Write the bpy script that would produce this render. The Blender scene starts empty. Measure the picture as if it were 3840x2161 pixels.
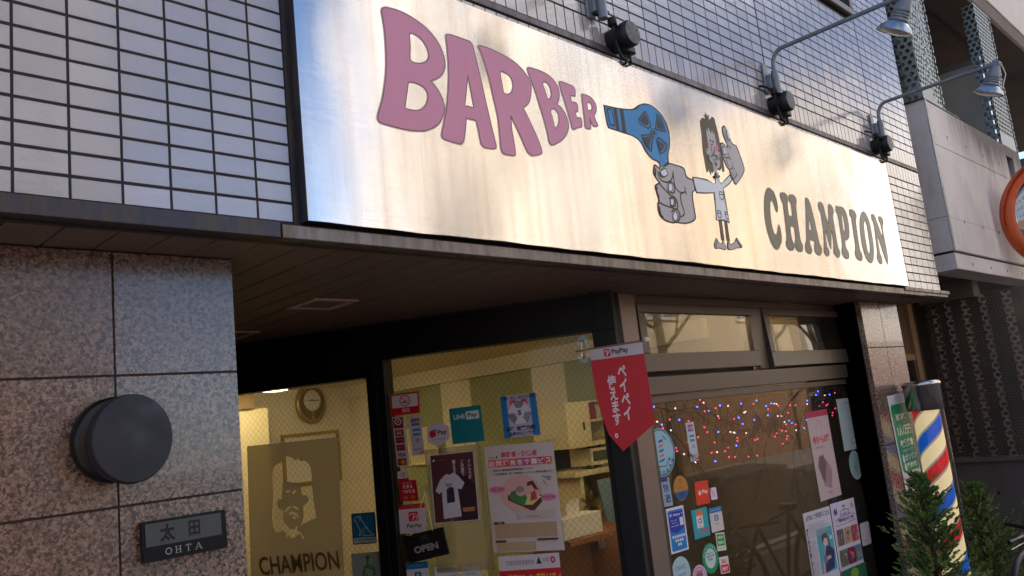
import bpy, bmesh, math, random
from mathutils import Vector as V, Matrix
random.seed(7)
SC = bpy.context.scene
COL = SC.collection
R = math.radians

# ---------------- camera ----------------
FPX = 3049.95
CP = V((-0.40245, -1.68737, 1.67542))
RX = V((0.71050178, -0.69554071, -0.10681914))
RY = V((0.03886813, 0.19035498, -0.98094559))
RZ = V((0.70262115, 0.69281173, 0.16228192))
cam = bpy.data.cameras.new("camera")
camo = bpy.data.objects.new("camera", cam)
COL.objects.link(camo)
cam.sensor_width = 36
cam.lens = FPX / 3840 * 36
cam.clip_start = 0.05
cam.clip_end = 2000
camo.matrix_world = Matrix(((RX.x, -RY.x, -RZ.x, CP.x), (RX.y, -RY.y, -RZ.y, CP.y), (RX.z, -RY.z, -RZ.z, CP.z), (0, 0, 0, 1)))
SC.camera = camo

# ---------------- world, sun, exposure ----------------
SUN_EL, SUN_AZ = R(38), R(112)          # azimuth of the sun measured from +X towards +Y: behind the shop
w = bpy.data.worlds.new("World")
SC.world = w
w.use_nodes = True
nt = w.node_tree
bg = nt.nodes["Background"]
sky = nt.nodes.new("ShaderNodeTexSky")
sky.sky_type = 'NISHITA'
sky.sun_disc = False
sky.sun_elevation = SUN_EL
sky.sun_rotation = R(90) - SUN_AZ
sky.air_density = 0.75
sky.dust_density = 0.15
sky.ozone_density = 4.0
# soft white clouds in the sky itself
tc = nt.nodes.new("ShaderNodeTexCoord")
mp = nt.nodes.new("ShaderNodeMapping")
mp.inputs['Scale'].default_value = (1.5, 1.5, 3.6)
mp.inputs['Location'].default_value = (0.35, 0.1, 0.0)
ns = nt.nodes.new("ShaderNodeTexNoise")
ns.inputs['Scale'].default_value = 1.7
ns.inputs['Detail'].default_value = 6
ns.inputs['Distortion'].default_value = 0.5
rp = nt.nodes.new("ShaderNodeValToRGB")
rp.color_ramp.elements[0].position = 0.38
rp.color_ramp.elements[1].position = 0.56
mx = nt.nodes.new("ShaderNodeMix")
mx.data_type = 'RGBA'
mx.inputs['B'].default_value = (9.5, 9.7, 10.2, 1)
nt.links.new(tc.outputs['Generated'], mp.inputs['Vector'])
nt.links.new(mp.outputs['Vector'], ns.inputs['Vector'])
nt.links.new(ns.outputs['Fac'], rp.inputs['Fac'])
# the cloud bank stands in the east half of the sky only
sx_ = nt.nodes.new("ShaderNodeSeparateXYZ"); mr_ = nt.nodes.new("ShaderNodeMapRange"); mu_ = nt.nodes.new("ShaderNodeMath"); mu_.operation = 'MULTIPLY'
mr_.inputs['From Min'].default_value = 0.5; mr_.inputs['From Max'].default_value = 0.72
nt.links.new(tc.outputs['Generated'], sx_.inputs[0]); nt.links.new(sx_.outputs[0], mr_.inputs['Value'])
nt.links.new(mr_.outputs['Result'], mu_.inputs[0]); nt.links.new(rp.outputs['Color'], mu_.inputs[1])
nt.links.new(mu_.outputs[0], mx.inputs['Factor'])
nt.links.new(sky.outputs['Color'], mx.inputs['A'])
nt.links.new(mx.outputs['Result'], bg.inputs['Color'])
bg.inputs['Strength'].default_value = 0.12
sl = bpy.data.lights.new("sun", 'SUN')
sl.energy = 5.0
sl.angle = R(0.53)
sl.color = (1.0, 0.89, 0.77)
so = bpy.data.objects.new("sun", sl)
COL.objects.link(so)
sd = V((math.cos(SUN_EL) * math.cos(SUN_AZ), math.cos(SUN_EL) * math.sin(SUN_AZ), math.sin(SUN_EL)))
so.rotation_euler = sd.to_track_quat('Z', 'Y').to_euler()
so.location = (0, 20, 20)
SC.view_settings.view_transform = 'Standard'
SC.view_settings.look = 'None'
SC.view_settings.gamma = 1
SC.view_settings.exposure = 1.4
SC.cycles.max_bounces = 8
SC.cycles.diffuse_bounces = 4
SC.cycles.glossy_bounces = 4
SC.cycles.transparent_max_bounces = 24
SC.cycles.sample_clamp_indirect = 4
SC.cycles.caustics_reflective = False
SC.cycles.caustics_refractive = False
SC.cycles.use_denoising = True

# ---------------- frames: planes of the place ----------------
class Fr:
    def __init__(s, O, U, W=(0, 0, 1)):
        s.O, s.U, s.W = V(O), V(U).normalized(), V(W).normalized()
        s.N = s.U.cross(s.W).normalized()
    def p(s, a, b, n=0.0):
        return s.O + s.U * a + s.W * b + s.N * n
    def at(s, u, v):            # where the sight line of a photo pixel meets this plane
        r = RX * ((u - 1920) / FPX) + RY * ((v - 1080.5) / FPX) + RZ
        q = CP + r * ((s.O - CP).dot(s.N) / r.dot(s.N)) - s.O
        return (q.dot(s.U), q.dot(s.W))
    def off(s, n):
        return Fr(s.O + s.N * n, s.U, s.W)

def FY(y):
    return Fr((0, y, 0), (1, 0, 0))
def FX(x):
    return Fr((x, 0, 0), (0, -1, 0))
FS = FY(-0.035)                         # face of the sign
D_O = V((2.12, 0.35, 0))
FD = Fr(D_O, (0.5, -0.8660254, 0))      # outer face of the slanted door front
FG = FD.off(-0.035)                     # its glass
FW = FY(0.35)                           # shop window frame
FWG = FY(0.372)                         # shop window glass
FP = FY(0.205)                          # stone pillars

# ---------------- materials ----------------
def L(c):
    return tuple(((x / 255) / 12.92 if x / 255 <= 0.04045 else ((x / 255 + 0.055) / 1.055) ** 2.4) for x in c) + (1,)
MATS = {}
def mat(name, rgb, rough=0.5, metal=0.0, spec=0.5, var=0.0, vs=8.0, bump=0.0, bs=60.0, coat=0.0, emit=None, es=1.0, ior=None):
    if name in MATS: return MATS[name]
    m = bpy.data.materials.new(name); m.use_nodes = True
    n = m.node_tree; b = n.nodes["Principled BSDF"]
    c = L(rgb)
    b.inputs['Base Color'].default_value = c
    b.inputs['Roughness'].default_value = rough
    b.inputs['Metallic'].default_value = metal
    b.inputs['Specular IOR Level'].default_value = spec
    b.inputs['Coat Weight'].default_value = coat
    b.inputs['Coat Roughness'].default_value = 0.05
    if ior: b.inputs['IOR'].default_value = ior
    if emit:
        b.inputs['Emission Color'].default_value = L(emit); b.inputs['Emission Strength'].default_value = es
    if var or bump:
        g = n.nodes.new("ShaderNodeNewGeometry")
    if var:
        t = n.nodes.new("ShaderNodeTexNoise"); t.inputs['Scale'].default_value = vs; t.inputs['Detail'].default_value = 8
        n.links.new(g.outputs['Position'], t.inputs['Vector'])
        r = n.nodes.new("ShaderNodeMapRange")
        r.inputs['From Min'].default_value = 0.3; r.inputs['From Max'].default_value = 0.7
        r.inputs['To Min'].default_value = 1 - var; r.inputs['To Max'].default_value = 1 + var
        n.links.new(t.outputs['Fac'], r.inputs['Value'])
        x = n.nodes.new("ShaderNodeVectorMath"); x.operation = 'SCALE'
        x.inputs[0].default_value = c[:3]
        n.links.new(r.outputs['Result'], x.inputs['Scale'])
        n.links.new(x.outputs['Vector'], b.inputs['Base Color'])
        r2 = n.nodes.new("ShaderNodeMapRange")
        r2.inputs['From Min'].default_value = 0.3; r2.inputs['From Max'].default_value = 0.7
        r2.inputs['To Min'].default_value = max(0.02, rough * (1 - var)); r2.inputs['To Max'].default_value = min(1, rough * (1 + var))
        n.links.new(t.outputs['Fac'], r2.inputs['Value'])
        n.links.new(r2.outputs['Result'], b.inputs['Roughness'])
    if bump:
        t2 = n.nodes.new("ShaderNodeTexNoise"); t2.inputs['Scale'].default_value = bs; t2.inputs['Detail'].default_value = 4
        n.links.new(g.outputs['Position'], t2.inputs['Vector'])
        bu = n.nodes.new("ShaderNodeBump"); bu.inputs['Strength'].default_value = 1; bu.inputs['Distance'].default_value = bump
        n.links.new(t2.outputs['Fac'], bu.inputs['Height']); n.links.new(bu.outputs['Normal'], b.inputs['Normal'])
    MATS[name] = m
    return m
def flatm(rgb, rough=0.45):             # printed paper or vinyl film
    return mat("print_%d_%d_%d" % tuple(rgb), rgb, rough, spec=0.4)

class NT:                               # small helper for node materials
    def __init__(s, name):
        s.m = bpy.data.materials.new(name); s.m.use_nodes = True
        s.t = s.m.node_tree; s.b = s.t.nodes["Principled BSDF"]; s.out = s.t.nodes["Material Output"]
        MATS[name] = s.m
    def n(s, typ, **kw):
        x = s.t.nodes.new(typ)
        for k, v in kw.items():
            if k.startswith('i_'): x.inputs[k[2:].replace('_', ' ')].default_value = v
            else: setattr(x, k, v)
        return x
    def l(s, a, b): s.t.links.new(a, b)
    def math(s, op, a, b=None, c=None):
        x = s.t.nodes.new("ShaderNodeMath"); x.operation = op
        for i, q in enumerate((a, b, c)):
            if q is None: continue
            if isinstance(q, (int, float)): x.inputs[i].default_value = q
            else: s.l(q, x.inputs[i])
        return x.outputs[0]
    def mixc(s, f, a, b, blend='MIX'):
        x = s.t.nodes.new("ShaderNodeMix"); x.data_type = 'RGBA'; x.blend_type = blend
        for k, q in (('Factor', f), ('A', a), ('B', b)):
            if isinstance(q, (int, float)): x.inputs[k].default_value = q
            elif isinstance(q, tuple): x.inputs[k].default_value = q
            else: s.l(q, x.inputs[k])
        return x.outputs['Result']
    def ramp(s, f, stops):
        x = s.t.nodes.new("ShaderNodeValToRGB"); e = x.color_ramp.elements
        e[0].position, e[0].color = stops[0]; e[1].position, e[1].color = stops[-1]
        for p, c in stops[1:-1]:
            q = e.new(p); q.color = c
        s.l(f, x.inputs['Fac']); return x.outputs['Color']
    def noise(s, vec, scale, detail=6, rough=0.5, dist=0.0):
        x = s.n("ShaderNodeTexNoise"); x.inputs['Scale'].default_value = scale; x.inputs['Detail'].default_value = detail
        x.inputs['Roughness'].default_value = rough; x.inputs['Distortion'].default_value = dist
        s.l(vec, x.inputs['Vector']); return x.outputs['Fac']
    def mapv(s, vec, scale=(1, 1, 1), loc=(0, 0, 0), rot=(0, 0, 0)):
        x = s.n("ShaderNodeMapping"); x.inputs['Scale'].default_value = scale; x.inputs['Location'].default_value = loc; x.inputs['Rotation'].default_value = rot
        s.l(vec, x.inputs['Vector']); return x.outputs['Vector']
    def pos(s): return s.n("ShaderNodeNewGeometry").outputs['Position']
    def bump(s, h, dist, strength=1.0):
        x = s.n("ShaderNodeBump"); x.inputs['Distance'].default_value = dist; x.inputs['Strength'].default_value = strength
        s.l(h, x.inputs['Height']); s.l(x.outputs['Normal'], s.b.inputs['Normal'])
g1 = lambda v: (v, v, v, 1)

# ---------------- mesh building ----------------
class MB:
    def __init__(s): s.v = []; s.f = []; s.mi = []; s.mats = []; s.uv = {}; s.sm = []; s.rnd = {}
    def m(s, mt):
        if mt not in s.mats: s.mats.append(mt)
        return s.mats.index(mt)
    def add(s, vs, fs, mt=None, smooth=False):
        b = len(s.v); s.v += [tuple(x) for x in vs]
        k = s.m(mt) if mt else 0
        for f in fs:
            s.f.append([b + i for i in f]); s.mi.append(k); s.sm.append(smooth)
        return s
    def box(s, fr, a0, a1, b0, b1, n0, n1, mt=None, ch=0.0):
        if a1 < a0: a0, a1 = a1, a0
        if b1 < b0: b0, b1 = b1, b0
        if n1 < n0: n0, n1 = n1, n0
        if ch:
            vs = [fr.p(a, b, n0) for a, b in ((a0, b0), (a1, b0), (a1, b1), (a0, b1))]
            vs += [fr.p(a, b, n1 - ch) for a, b in ((a0, b0), (a1, b0), (a1, b1), (a0, b1))]
            vs += [fr.p(a, b, n1) for a, b in ((a0 + ch, b0 + ch), (a1 - ch, b0 + ch), (a1 - ch, b1 - ch), (a0 + ch, b1 - ch))]
            fs = [(3, 2, 1, 0), (8, 9, 10, 11)]
            for o in (0, 4):
                for i in range(4):
                    j = (i + 1) % 4; fs.append((o + i, o + j, o + 4 + j, o + 4 + i))
            return s.add(vs, fs, mt)
        vs = [fr.p(a, b, n) for n in (n0, n1) for a, b in ((a0, b0), (a1, b0), (a1, b1), (a0, b1))]
        return s.add(vs, [(3, 2, 1, 0), (4, 5, 6, 7), (0, 1, 5, 4), (1, 2, 6, 5), (2, 3, 7, 6), (3, 0, 4, 7)], mt)
    def wbox(s, x0, x1, y0, y1, z0, z1, mt=None, ch=0):
        return s.box(FY(0), x0, x1, z0, z1, -y1, -y0, mt, ch)
    def quad(s, fr, pts, n=0.0, mt=None):
        return s.add([fr.p(a, b, n) for a, b in pts], [tuple(range(len(pts)))], mt)
    def ngon(s, fr, loops, n0, n1=None, mt=None, side=None):
        """flat shape with holes, loops in plane coordinates; n1 gives it thickness"""
        from mathutils.geometry import tessellate_polygon
        vl = [[V((a, b, 0)) for a, b in lp] for lp in loops]
        tr = tessellate_polygon(vl); fl = [q for lp in loops for q in lp]
        top = n0 if n1 is None else n1
        fs = []
        for t in tr:
            a, b, c = (fl[i] for i in t)
            ar = (b[0] - a[0]) * (c[1] - a[1]) - (b[1] - a[1]) * (c[0] - a[0])
            fs.append(tuple(t) if ar > 0 else tuple(reversed(t)))
        s.add([fr.p(a, b, top) for a, b in fl], fs, mt)
        if n1 is not None:
            for lp in loops:
                k = len(lp)
                vs = [fr.p(a, b, n0) for a, b in lp] + [fr.p(a, b, n1) for a, b in lp]
                s.add(vs, [(i, (i + 1) % k, k + (i + 1) % k, k + i) for i in range(k)], side or mt)
        return s
    def tube(s, pts, r, seg=10, mt=None, cap=True, smooth=True):
        pts = [V(p) for p in pts]; k = len(pts)
        rs = r if isinstance(r, (list, tuple)) else [r] * k
        vs = []; prev = None
        for i, p in enumerate(pts):
            d = (pts[min(i + 1, k - 1)] - pts[max(i - 1, 0)]).normalized()
            if prev is None:
                a = d.orthogonal().normalized()
            else:
                a = (prev - d * prev.dot(d))
                a = a.normalized() if a.length > 1e-6 else d.orthogonal().normalized()
            prev = a; b = d.cross(a)
            for j in range(seg):
                t = 2 * math.pi * j / seg
                vs.append(p + (a * math.cos(t) + b * math.sin(t)) * rs[i])
        fs = [(i * seg + j, i * seg + (j + 1) % seg, (i + 1) * seg + (j + 1) % seg, (i + 1) * seg + j) for i in range(k - 1) for j in range(seg)]
        s.add(vs, fs, mt, smooth)
        if cap:
            s.add(vs[:seg], [tuple(reversed(range(seg)))], mt); s.add(vs[-seg:], [tuple(range(seg))], mt)
        return s
    def lathe(s, O, axis, prof, seg=24, mt=None, smooth=True, ex=1.0, xa=None, cap=True):
        """prof: (radius, height along axis) list"""
        O = V(O); ax = V(axis).normalized(); a = (V(xa) if xa else ax.orthogonal()).normalized(); b = ax.cross(a)
        vs = []
        for r, h in prof:
            for j in range(seg):
                t = 2 * math.pi * j / seg
                vs.append(O + ax * h + a * (r * ex * math.cos(t)) + b * (r * math.sin(t)))
        k = len(prof)
        fs = [(i * seg + j, i * seg + (j + 1) % seg, (i + 1) * seg + (j + 1) % seg, (i + 1) * seg + j) for i in range(k - 1) for j in range(seg)]
        s.add(vs, fs, mt, smooth)
        if cap and prof[0][0] > 1e-5: s.add(vs[:seg], [tuple(reversed(range(seg)))], mt)
        if cap and prof[-1][0] > 1e-5: s.add(vs[-seg:], [tuple(range(seg))], mt)
        return s
    def ell(s, fr, c, rx, ry, n=0.0, mt=None, seg=28, n1=None):
        lp = [(c[0] + rx * math.cos(2 * math.pi * i / seg), c[1] + ry * math.sin(2 * math.pi * i / seg)) for i in range(seg)]
        return s.ngon(fr, [lp], n, n1, mt)
    def ribbon(s, fr, pts, w, n=0.0, mt=None, closed=False, n1=None):
        P = [V((a, b)) for a, b in pts]; k = len(P); l = []; r = []
        for i in range(k):
            if closed: d = P[(i + 1) % k] - P[i - 1]
            else: d = P[min(i + 1, k - 1)] - P[max(i - 1, 0)]
            d = d.normalized() if d.length > 1e-9 else V((1, 0)); q = V((-d.y, d.x)) * w / 2
            l.append(P[i] + q); r.append(P[i] - q)
        vs = [fr.p(a.x, a.y, n) for a in l] + [fr.p(a.x, a.y, n) for a in r]
        fs = [(k + i, k + (i + 1) % k, (i + 1) % k, i) for i in range(k if closed else k - 1)]
        return s.add(vs, fs, mt)
    def build(s, name, mt=None, parent=None, loc=None):
        me = bpy.data.meshes.new(name)
        if loc is None and parent is None:
            xs = [v[0] for v in s.v]; ys = [v[1] for v in s.v]; zs = [v[2] for v in s.v]
            loc = V(((min(xs) + max(xs)) / 2, (min(ys) + max(ys)) / 2, min(zs)))
        if parent is not None: loc = wloc(parent)
        me.from_pydata([(v[0] - loc[0], v[1] - loc[1], v[2] - loc[2]) for v in s.v], [], s.f)
        ms = [mt] if (mt and not s.mats) else s.mats
        for q in ms: me.materials.append(q)
        me.polygons.foreach_set('material_index', s.mi)
        me.polygons.foreach_set('use_smooth', s.sm)
        if s.rnd:
            at = me.attributes.new('rnd', 'FLOAT', 'FACE')
            at.data.foreach_set('value', [s.rnd.get(i, 0.5) for i in range(len(s.f))])
        me.update()
        o = bpy.data.objects.new(name, me); COL.objects.link(o)
        if parent is not None: o.parent = parent
        else: o.location = loc
        return o
def wloc(o):
    l = V(o.location)
    while o.parent: o = o.parent; l += o.location
    return l
def tag(o, label=None, cat=None, group=None, kind=None):
    if label: o['label'] = label
    if cat: o['category'] = cat
    if group: o['group'] = group
    if kind: o['kind'] = kind
    return o
def thing(name, label, cat, loc, group=None):
    o = bpy.data.objects.new(name, None); COL.objects.link(o); o.location = loc; o.empty_display_size = 0.05
    return tag(o, label, cat, group)
def copy_tree(o, loc, parent=None):
    c = o.copy(); COL.objects.link(c)
    if parent is None: c.location = loc
    else: c.parent = parent
    for ch in o.children: copy_tree(ch, None, c)
    return c

def smooth(pts, closed=True, sub=5):
    """curve through the points; a third value marks a sharp corner"""
    k = len(pts); P = [V((p[0], p[1])) for p in pts]; c = [len(p) > 2 for p in pts]; out = []
    for i in range(k if closed else k - 1):
        j = (i + 1) % k; a, b = P[i], P[j]; d = b - a; ln = d.length
        if ln < 1e-9: continue
        ta = d / ln if (c[i] or (not closed and i == 0)) else (P[j] - P[i - 1]).normalized()
        tb = d / ln if (c[j] or (not closed and j == k - 1)) else (P[(j + 1) % k] - P[i]).normalized()
        for q in range(sub):
            t = q / sub; h1 = 2 * t ** 3 - 3 * t * t + 1; h2 = t ** 3 - 2 * t * t + t; h3 = -2 * t ** 3 + 3 * t * t; h4 = t ** 3 - t * t
            v = a * h1 + ta * (h2 * ln) + b * h3 + tb * (h4 * ln); out.append((v.x, v.y))
    if not closed: out.append((P[-1].x, P[-1].y))
    return out

_TX = {}
def text_mesh(body, bold=0.0, vertical=False):
    key = (body, bold, vertical)
    if key in _TX: return _TX[key]
    cu = bpy.data.curves.new("t", 'FONT'); cu.body = "\n".join(body) if vertical else body
    cu.resolution_u = 3; cu.offset = bold; cu.fill_mode = 'FRONT'; cu.align_x = 'CENTER' if vertical else 'LEFT'
    if vertical: cu.space_line = 0.92
    o = bpy.data.objects.new("t", cu); COL.objects.link(o)
    dg = bpy.context.evaluated_depsgraph_get(); dg.update()
    me = o.evaluated_get(dg).to_mesh()
    vs = [(v.co.x, v.co.y) for v in me.vertices]; fs = [tuple(p.vertices) for p in me.polygons]
    o.evaluated_get(dg).to_mesh_clear()
    bpy.data.objects.remove(o); bpy.data.curves.remove(cu)
    if not vs: vs = [(0, 0), (1, 0), (1, 1)]; fs = [(0, 1, 2)]
    x0 = min(v[0] for v in vs); x1 = max(v[0] for v in vs); y0 = min(v[1] for v in vs); y1 = max(v[1] for v in vs)
    vs = [((x - x0) / max(x1 - x0, 1e-6), (y - y0) / max(y1 - y0, 1e-6)) for x, y in vs]
    _TX[key] = (vs, fs)
    return _TX[key]

class Card:
    """a flat printed thing: corner pixels TL, TR, BL give its place on the plane; contents in 0..1, y downward"""
    def __init__(s, fr, TL, TR, BL, th=0.0008, px=True):
        s.fr = fr
        a, b, c = (fr.at(*TL), fr.at(*TR), fr.at(*BL)) if px else (TL, TR, BL)
        s.o = V(a); s.u = V(b) - s.o; s.w = V(c) - s.o; s.th = th; s.mb = MB(); s.k = 0
    def q(s, x, y):
        v = s.o + s.u * x + s.w * y; return (v.x, v.y)
    def n(s): s.k += 1; return s.th + 0.00012 * s.k
    def back(s, rgb, rad=0.0, pts=None, rough=0.45, mt=None):
        if pts: lp = [s.q(*p) for p in pts]
        elif rad: lp = [s.q(*p) for p in s.rr(0, 0, 1, 1, rad)]
        else: lp = [s.q(0, 1), s.q(1, 1), s.q(1, 0), s.q(0, 0)]
        s.mb.ngon(s.fr, [lp], 0, s.th, mt or flatm(rgb, rough)); return s
    def rr(s, x0, y0, x1, y1, r):
        asp = s.u.length / s.w.length; out = []; rx = r; ry = r * asp
        for cx, cy, a in ((x1 - rx, y0 + ry, 0), (x0 + rx, y0 + ry, 90), (x0 + rx, y1 - ry, 180), (x1 - rx, y1 - ry, 270)):
            for i in range(5):
                t = R(a + i * 22.5); out.append((cx + rx * math.cos(t), cy - ry * math.sin(t)))
        return out
    def r(s, x0, y0, x1, y1, rgb, rad=0):
        lp = [s.q(*p) for p in (s.rr(x0, y0, x1, y1, rad) if rad else ((x0, y1), (x1, y1), (x1, y0), (x0, y0)))]
        s.mb.ngon(s.fr, [lp], s.n(), None, flatm(rgb)); return s
    def p(s, pts, rgb):
        s.mb.ngon(s.fr, [[s.q(*p) for p in pts]], s.n(), None, flatm(rgb)); return s
    def e(s, cx, cy, rx, ry, rgb, seg=24):
        return s.p([(cx + rx * math.cos(2 * math.pi * i / seg), cy + ry * math.sin(2 * math.pi * i / seg)) for i in range(seg)], rgb)
    def ring(s, cx, cy, rx, ry, wd, rgb, seg=28):
        pts = [s.q(cx + rx * math.cos(2 * math.pi * i / seg), cy + ry * math.sin(2 * math.pi * i / seg)) for i in range(seg)]
        s.mb.ribbon(s.fr, pts, wd, s.n(), flatm(rgb), closed=True); return s
    def s_(s, pts, wd, rgb, closed=False):
        s.mb.ribbon(s.fr, [s.q(*p) for p in pts], wd, s.n(), flatm(rgb), closed=closed); return s
    def t(s, body, x0, y0, x1, y1, rgb, bold=0.0, vert=False, skew=0.0):
        vs, fs = text_mesh(body, bold, vert); n = s.n()
        P = [s.fr.p(*s.q(x0 + (x1 - x0) * (a), y1 + (y0 - y1) * b + skew * a), n) for a, b in vs]
        s.mb.add(P, fs, flatm(rgb)); return s
    def lines(s, x0, y0, x1, y1, k, rgb, fill=0.5, seed=1):      # rows of print too small to read
        rd = random.Random(seed); h = (y1 - y0) / k
        for i in range(k):
            x = x0; e = x0 + (x1 - x0) * rd.uniform(0.6, 1)
            while x < e:
                wd = (x1 - x0) * rd.uniform(0.02, 0.09); y = y0 + h * i
                lp = [s.q(*p) for p in ((x, y + h * fill), (min(x + wd, e), y + h * fill), (min(x + wd, e), y), (x, y))]
                s.mb.ngon(s.fr, [lp], s.th + 0.0021, None, flatm(rgb)); x += wd + (x1 - x0) * 0.012
        return s
    def done(s, name, label, cat, group=None, parent=None):
        o = s.mb.build(name, None, parent)
        if parent is None: tag(o, label, cat, group)
        return o

# ================= surface materials =================
def m_tile():
    m = NT("glazed_tile")
    at = m.n("ShaderNodeAttribute", attribute_name="rnd")
    P = m.pos()
    c = m.ramp(at.outputs['Fac'], [(0.0, L((176, 172, 170))), (0.5, L((186, 182, 180))), (1.0, L((196, 192, 190)))])
    dirt = m.noise(m.mapv(P, (3, 3, 0.7)), 2.0, 7)
    c = m.mixc(m.ramp(dirt, [(0.5, g1(0)), (0.8, g1(0.22))]), c, L((112, 106, 100)))
    m.l(c, m.b.inputs['Base Color'])
    m.b.inputs['Roughness'].default_value = 0.09
    m.b.inputs['IOR'].default_value = 2.1
    h = m.noise(m.mapv(P, (1, 1, 1.6)), 34, 3)
    h2 = m.noise(P, 150, 2)
    m.bump(m.math('ADD', h, m.math('MULTIPLY', h2, 0.25)), 0.0011)
m_tile()
mat("tile_joint", (46, 44, 47), 0.85, var=0.25, vs=40)
mat("black_metal", (16, 16, 18), 0.35, spec=0.4)
mat("door_black", (9, 9, 11), 0.5, spec=0.25)
mat("post_beige", (132, 116, 104), 0.4, metal=0.3, var=0.05, vs=20)
mat("frame_bronze", (88, 80, 72), 0.4, metal=0.35, var=0.06, vs=12)
mat("frame_dark", (30, 26, 24), 0.5)
mat("gasket_and_light_stop", (8, 8, 8), 0.7)
mat("soffit_panel", (122, 102, 90), 0.55, var=0.08, vs=6)
mat("soffit_gap", (20, 15, 13), 0.8)
mat("interior_wall", (230, 221, 198), 0.8, var=0.03)
mat("interior_green", (164, 168, 128), 0.8)
mat("ceiling_white", (225, 214, 184), 0.85)
mat("interior_brown", (150, 130, 104), 0.7, var=0.12, vs=3)
mat("interior_floor", (120, 96, 70), 0.6)
mat("wood", (150, 98, 62), 0.5, var=0.12, vs=14)
mat("white_paint", (226, 222, 212), 0.5)
mat("cream_paint", (226, 214, 172), 0.55)
mat("dark_plastic", (26, 25, 28), 0.45, var=0.1, vs=30)
mat("cable_black", (14, 14, 15), 0.5)
mat("grey_enamel", (128, 137, 143), 0.42, metal=0.25, var=0.12, vs=55, bump=0.0004, bs=300)
mat("galvanised", (168, 176, 186), 0.3, metal=0.85, var=0.1, vs=40)
mat("bulb_glass", (205, 205, 196), 0.15)
mat("chrome", (190, 188, 188), 0.12, metal=1.0)
mat("asphalt", (62, 61, 60), 0.9, var=0.15, vs=30)
mat("paving", (112, 108, 104), 0.85, var=0.1, vs=9)
mat("kerb", (165, 160, 152), 0.8, var=0.1)
mat("road_paint", (225, 225, 218), 0.6, var=0.1, vs=20)

def m_fascia(nm, rgb, met, ro):
    m = NT(nm); P = m.pos()
    d = m.noise(m.mapv(P, (14, 14, 2.5)), 3.0, 8, 0.6)
    c = m.mixc(m.ramp(d, [(0.42, g1(0)), (0.72, g1(0.75))]), L(rgb), L((96, 84, 60)))
    m.l(c, m.b.inputs['Base Color']); m.b.inputs['Metallic'].default_value = met
    m.l(m.ramp(d, [(0.3, g1(ro)), (0.8, g1(min(1, ro + 0.3)))]), m.b.inputs['Roughness'])
m_fascia("fascia_metal", (122, 114, 110), 0.6, 0.35)
m_fascia("fascia_dark", (60, 60, 72), 0.5, 0.35)
m_fascia("band_metal", (112, 106, 110), 0.5, 0.4)

def m_granite(nm, a, b, c, ro, sc=1.0):
    m = NT(nm); P = m.pos()
    n1 = m.noise(P, 170 * sc, 3, 0.6); n2 = m.noise(m.mapv(P, loc=(3, 1, 7)), 120 * sc, 3, 0.6)
    n3 = m.noise(P, 5, 4)
    v = m.n("ShaderNodeTexVoronoi"); v.inputs['Scale'].default_value = 260 * sc; m.l(P, v.inputs['Vector'])
    sv = m.n("ShaderNodeSeparateXYZ"); m.l(v.outputs['Color'], sv.inputs[0])
    col = m.ramp(m.math('ADD', m.math('MULTIPLY', sv.outputs[0], 0.5), m.math('MULTIPLY', n1, 0.6)), [(0.25, L(a)), (0.52, L(b)), (0.80, L(c))])
    col = m.mixc(m.ramp(m.math('ADD', n2, m.math('MULTIPLY', sv.outputs[1], 0.16)), [(0.632, g1(0)), (0.652, g1(0.95))]), col, L((38, 36, 40)))
    pan = m.n("ShaderNodeAttribute", attribute_name="rnd")
    col = m.mixc(m.ramp(pan.outputs['Fac'], [(0.0, g1(0.05)), (1.0, g1(0.35))]), col, L((70, 64, 64)))
    col = m.mixc(m.ramp(n3, [(0.4, g1(0)), (0.75, g1(0.25))]), col, L((96, 88, 88)))
    m.l(col, m.b.inputs['Base Color'])
    m.b.inputs['Roughness'].default_value = ro; m.b.inputs['IOR'].default_value = 1.6
    m.b.inputs['Coat Weight'].default_value = 0.25; m.b.inputs['Coat Roughness'].default_value = 0.04
    m.bump(n1, 0.00012)
m_granite("granite_pink", (92, 70, 58), (132, 106, 90), (172, 146, 126), 0.24, 0.8)
mat("stone_joint", (52, 38, 36), 0.8)

def m_sign():
    m = NT("brushed_steel"); P = m.pos()
    ln = m.noise(m.mapv(P, (2.2, 1, 420)), 1.0, 3, 0.7)              # horizontal brushing
    st = m.noise(m.mapv(P, (22, 1, 0.9), rot=(0, 0.06, 0)), 1.0, 7, 0.65)         # runs and stains down the sheet, with streaky shadow put into the tint too
    st2 = m.noise(m.mapv(P, (6, 1, 0.5), loc=(4, 0, 2)), 1.0, 4)
    big = m.noise(m.mapv(P, (2.1, 1, 1.4)), 1.0, 2)
    c = m.mixc(m.ramp(st, [(0.47, g1(0)), (0.74, g1(0.6))]), L((212, 208, 204)), L((186, 170, 158)))
    c = m.mixc(m.ramp(st2, [(0.54, g1(0)), (0.74, g1(0.45))]), c, L((222, 190, 158)))
    m.l(c, m.b.inputs['Base Color'])
    m.b.inputs['Metallic'].default_value = 1.0
    r = m.math('ADD', m.math('MULTIPLY', ln, 0.10), m.math('MULTIPLY', st, 0.12))
    m.l(m.math('ADD', m.math('MULTIPLY', r, 0.7), 0.085), m.b.inputs['Roughness'])
    m.b.inputs['Anisotropic'].default_value = 0.9
    m.b.inputs['Anisotropic Rotation'].default_value = 0.25
    tg = m.n("ShaderNodeTangent", direction_type='UV_MAP'); tg.uv_map = "UV"
    m.l(tg.outputs['Tangent'], m.b.inputs['Tangent'])
    bu = m.math('ADD', m.math('MULTIPLY', ln, 0.02), m.math('MULTIPLY', big, 1.0))
    m.bump(bu, 0.006)
m_sign()
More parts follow.
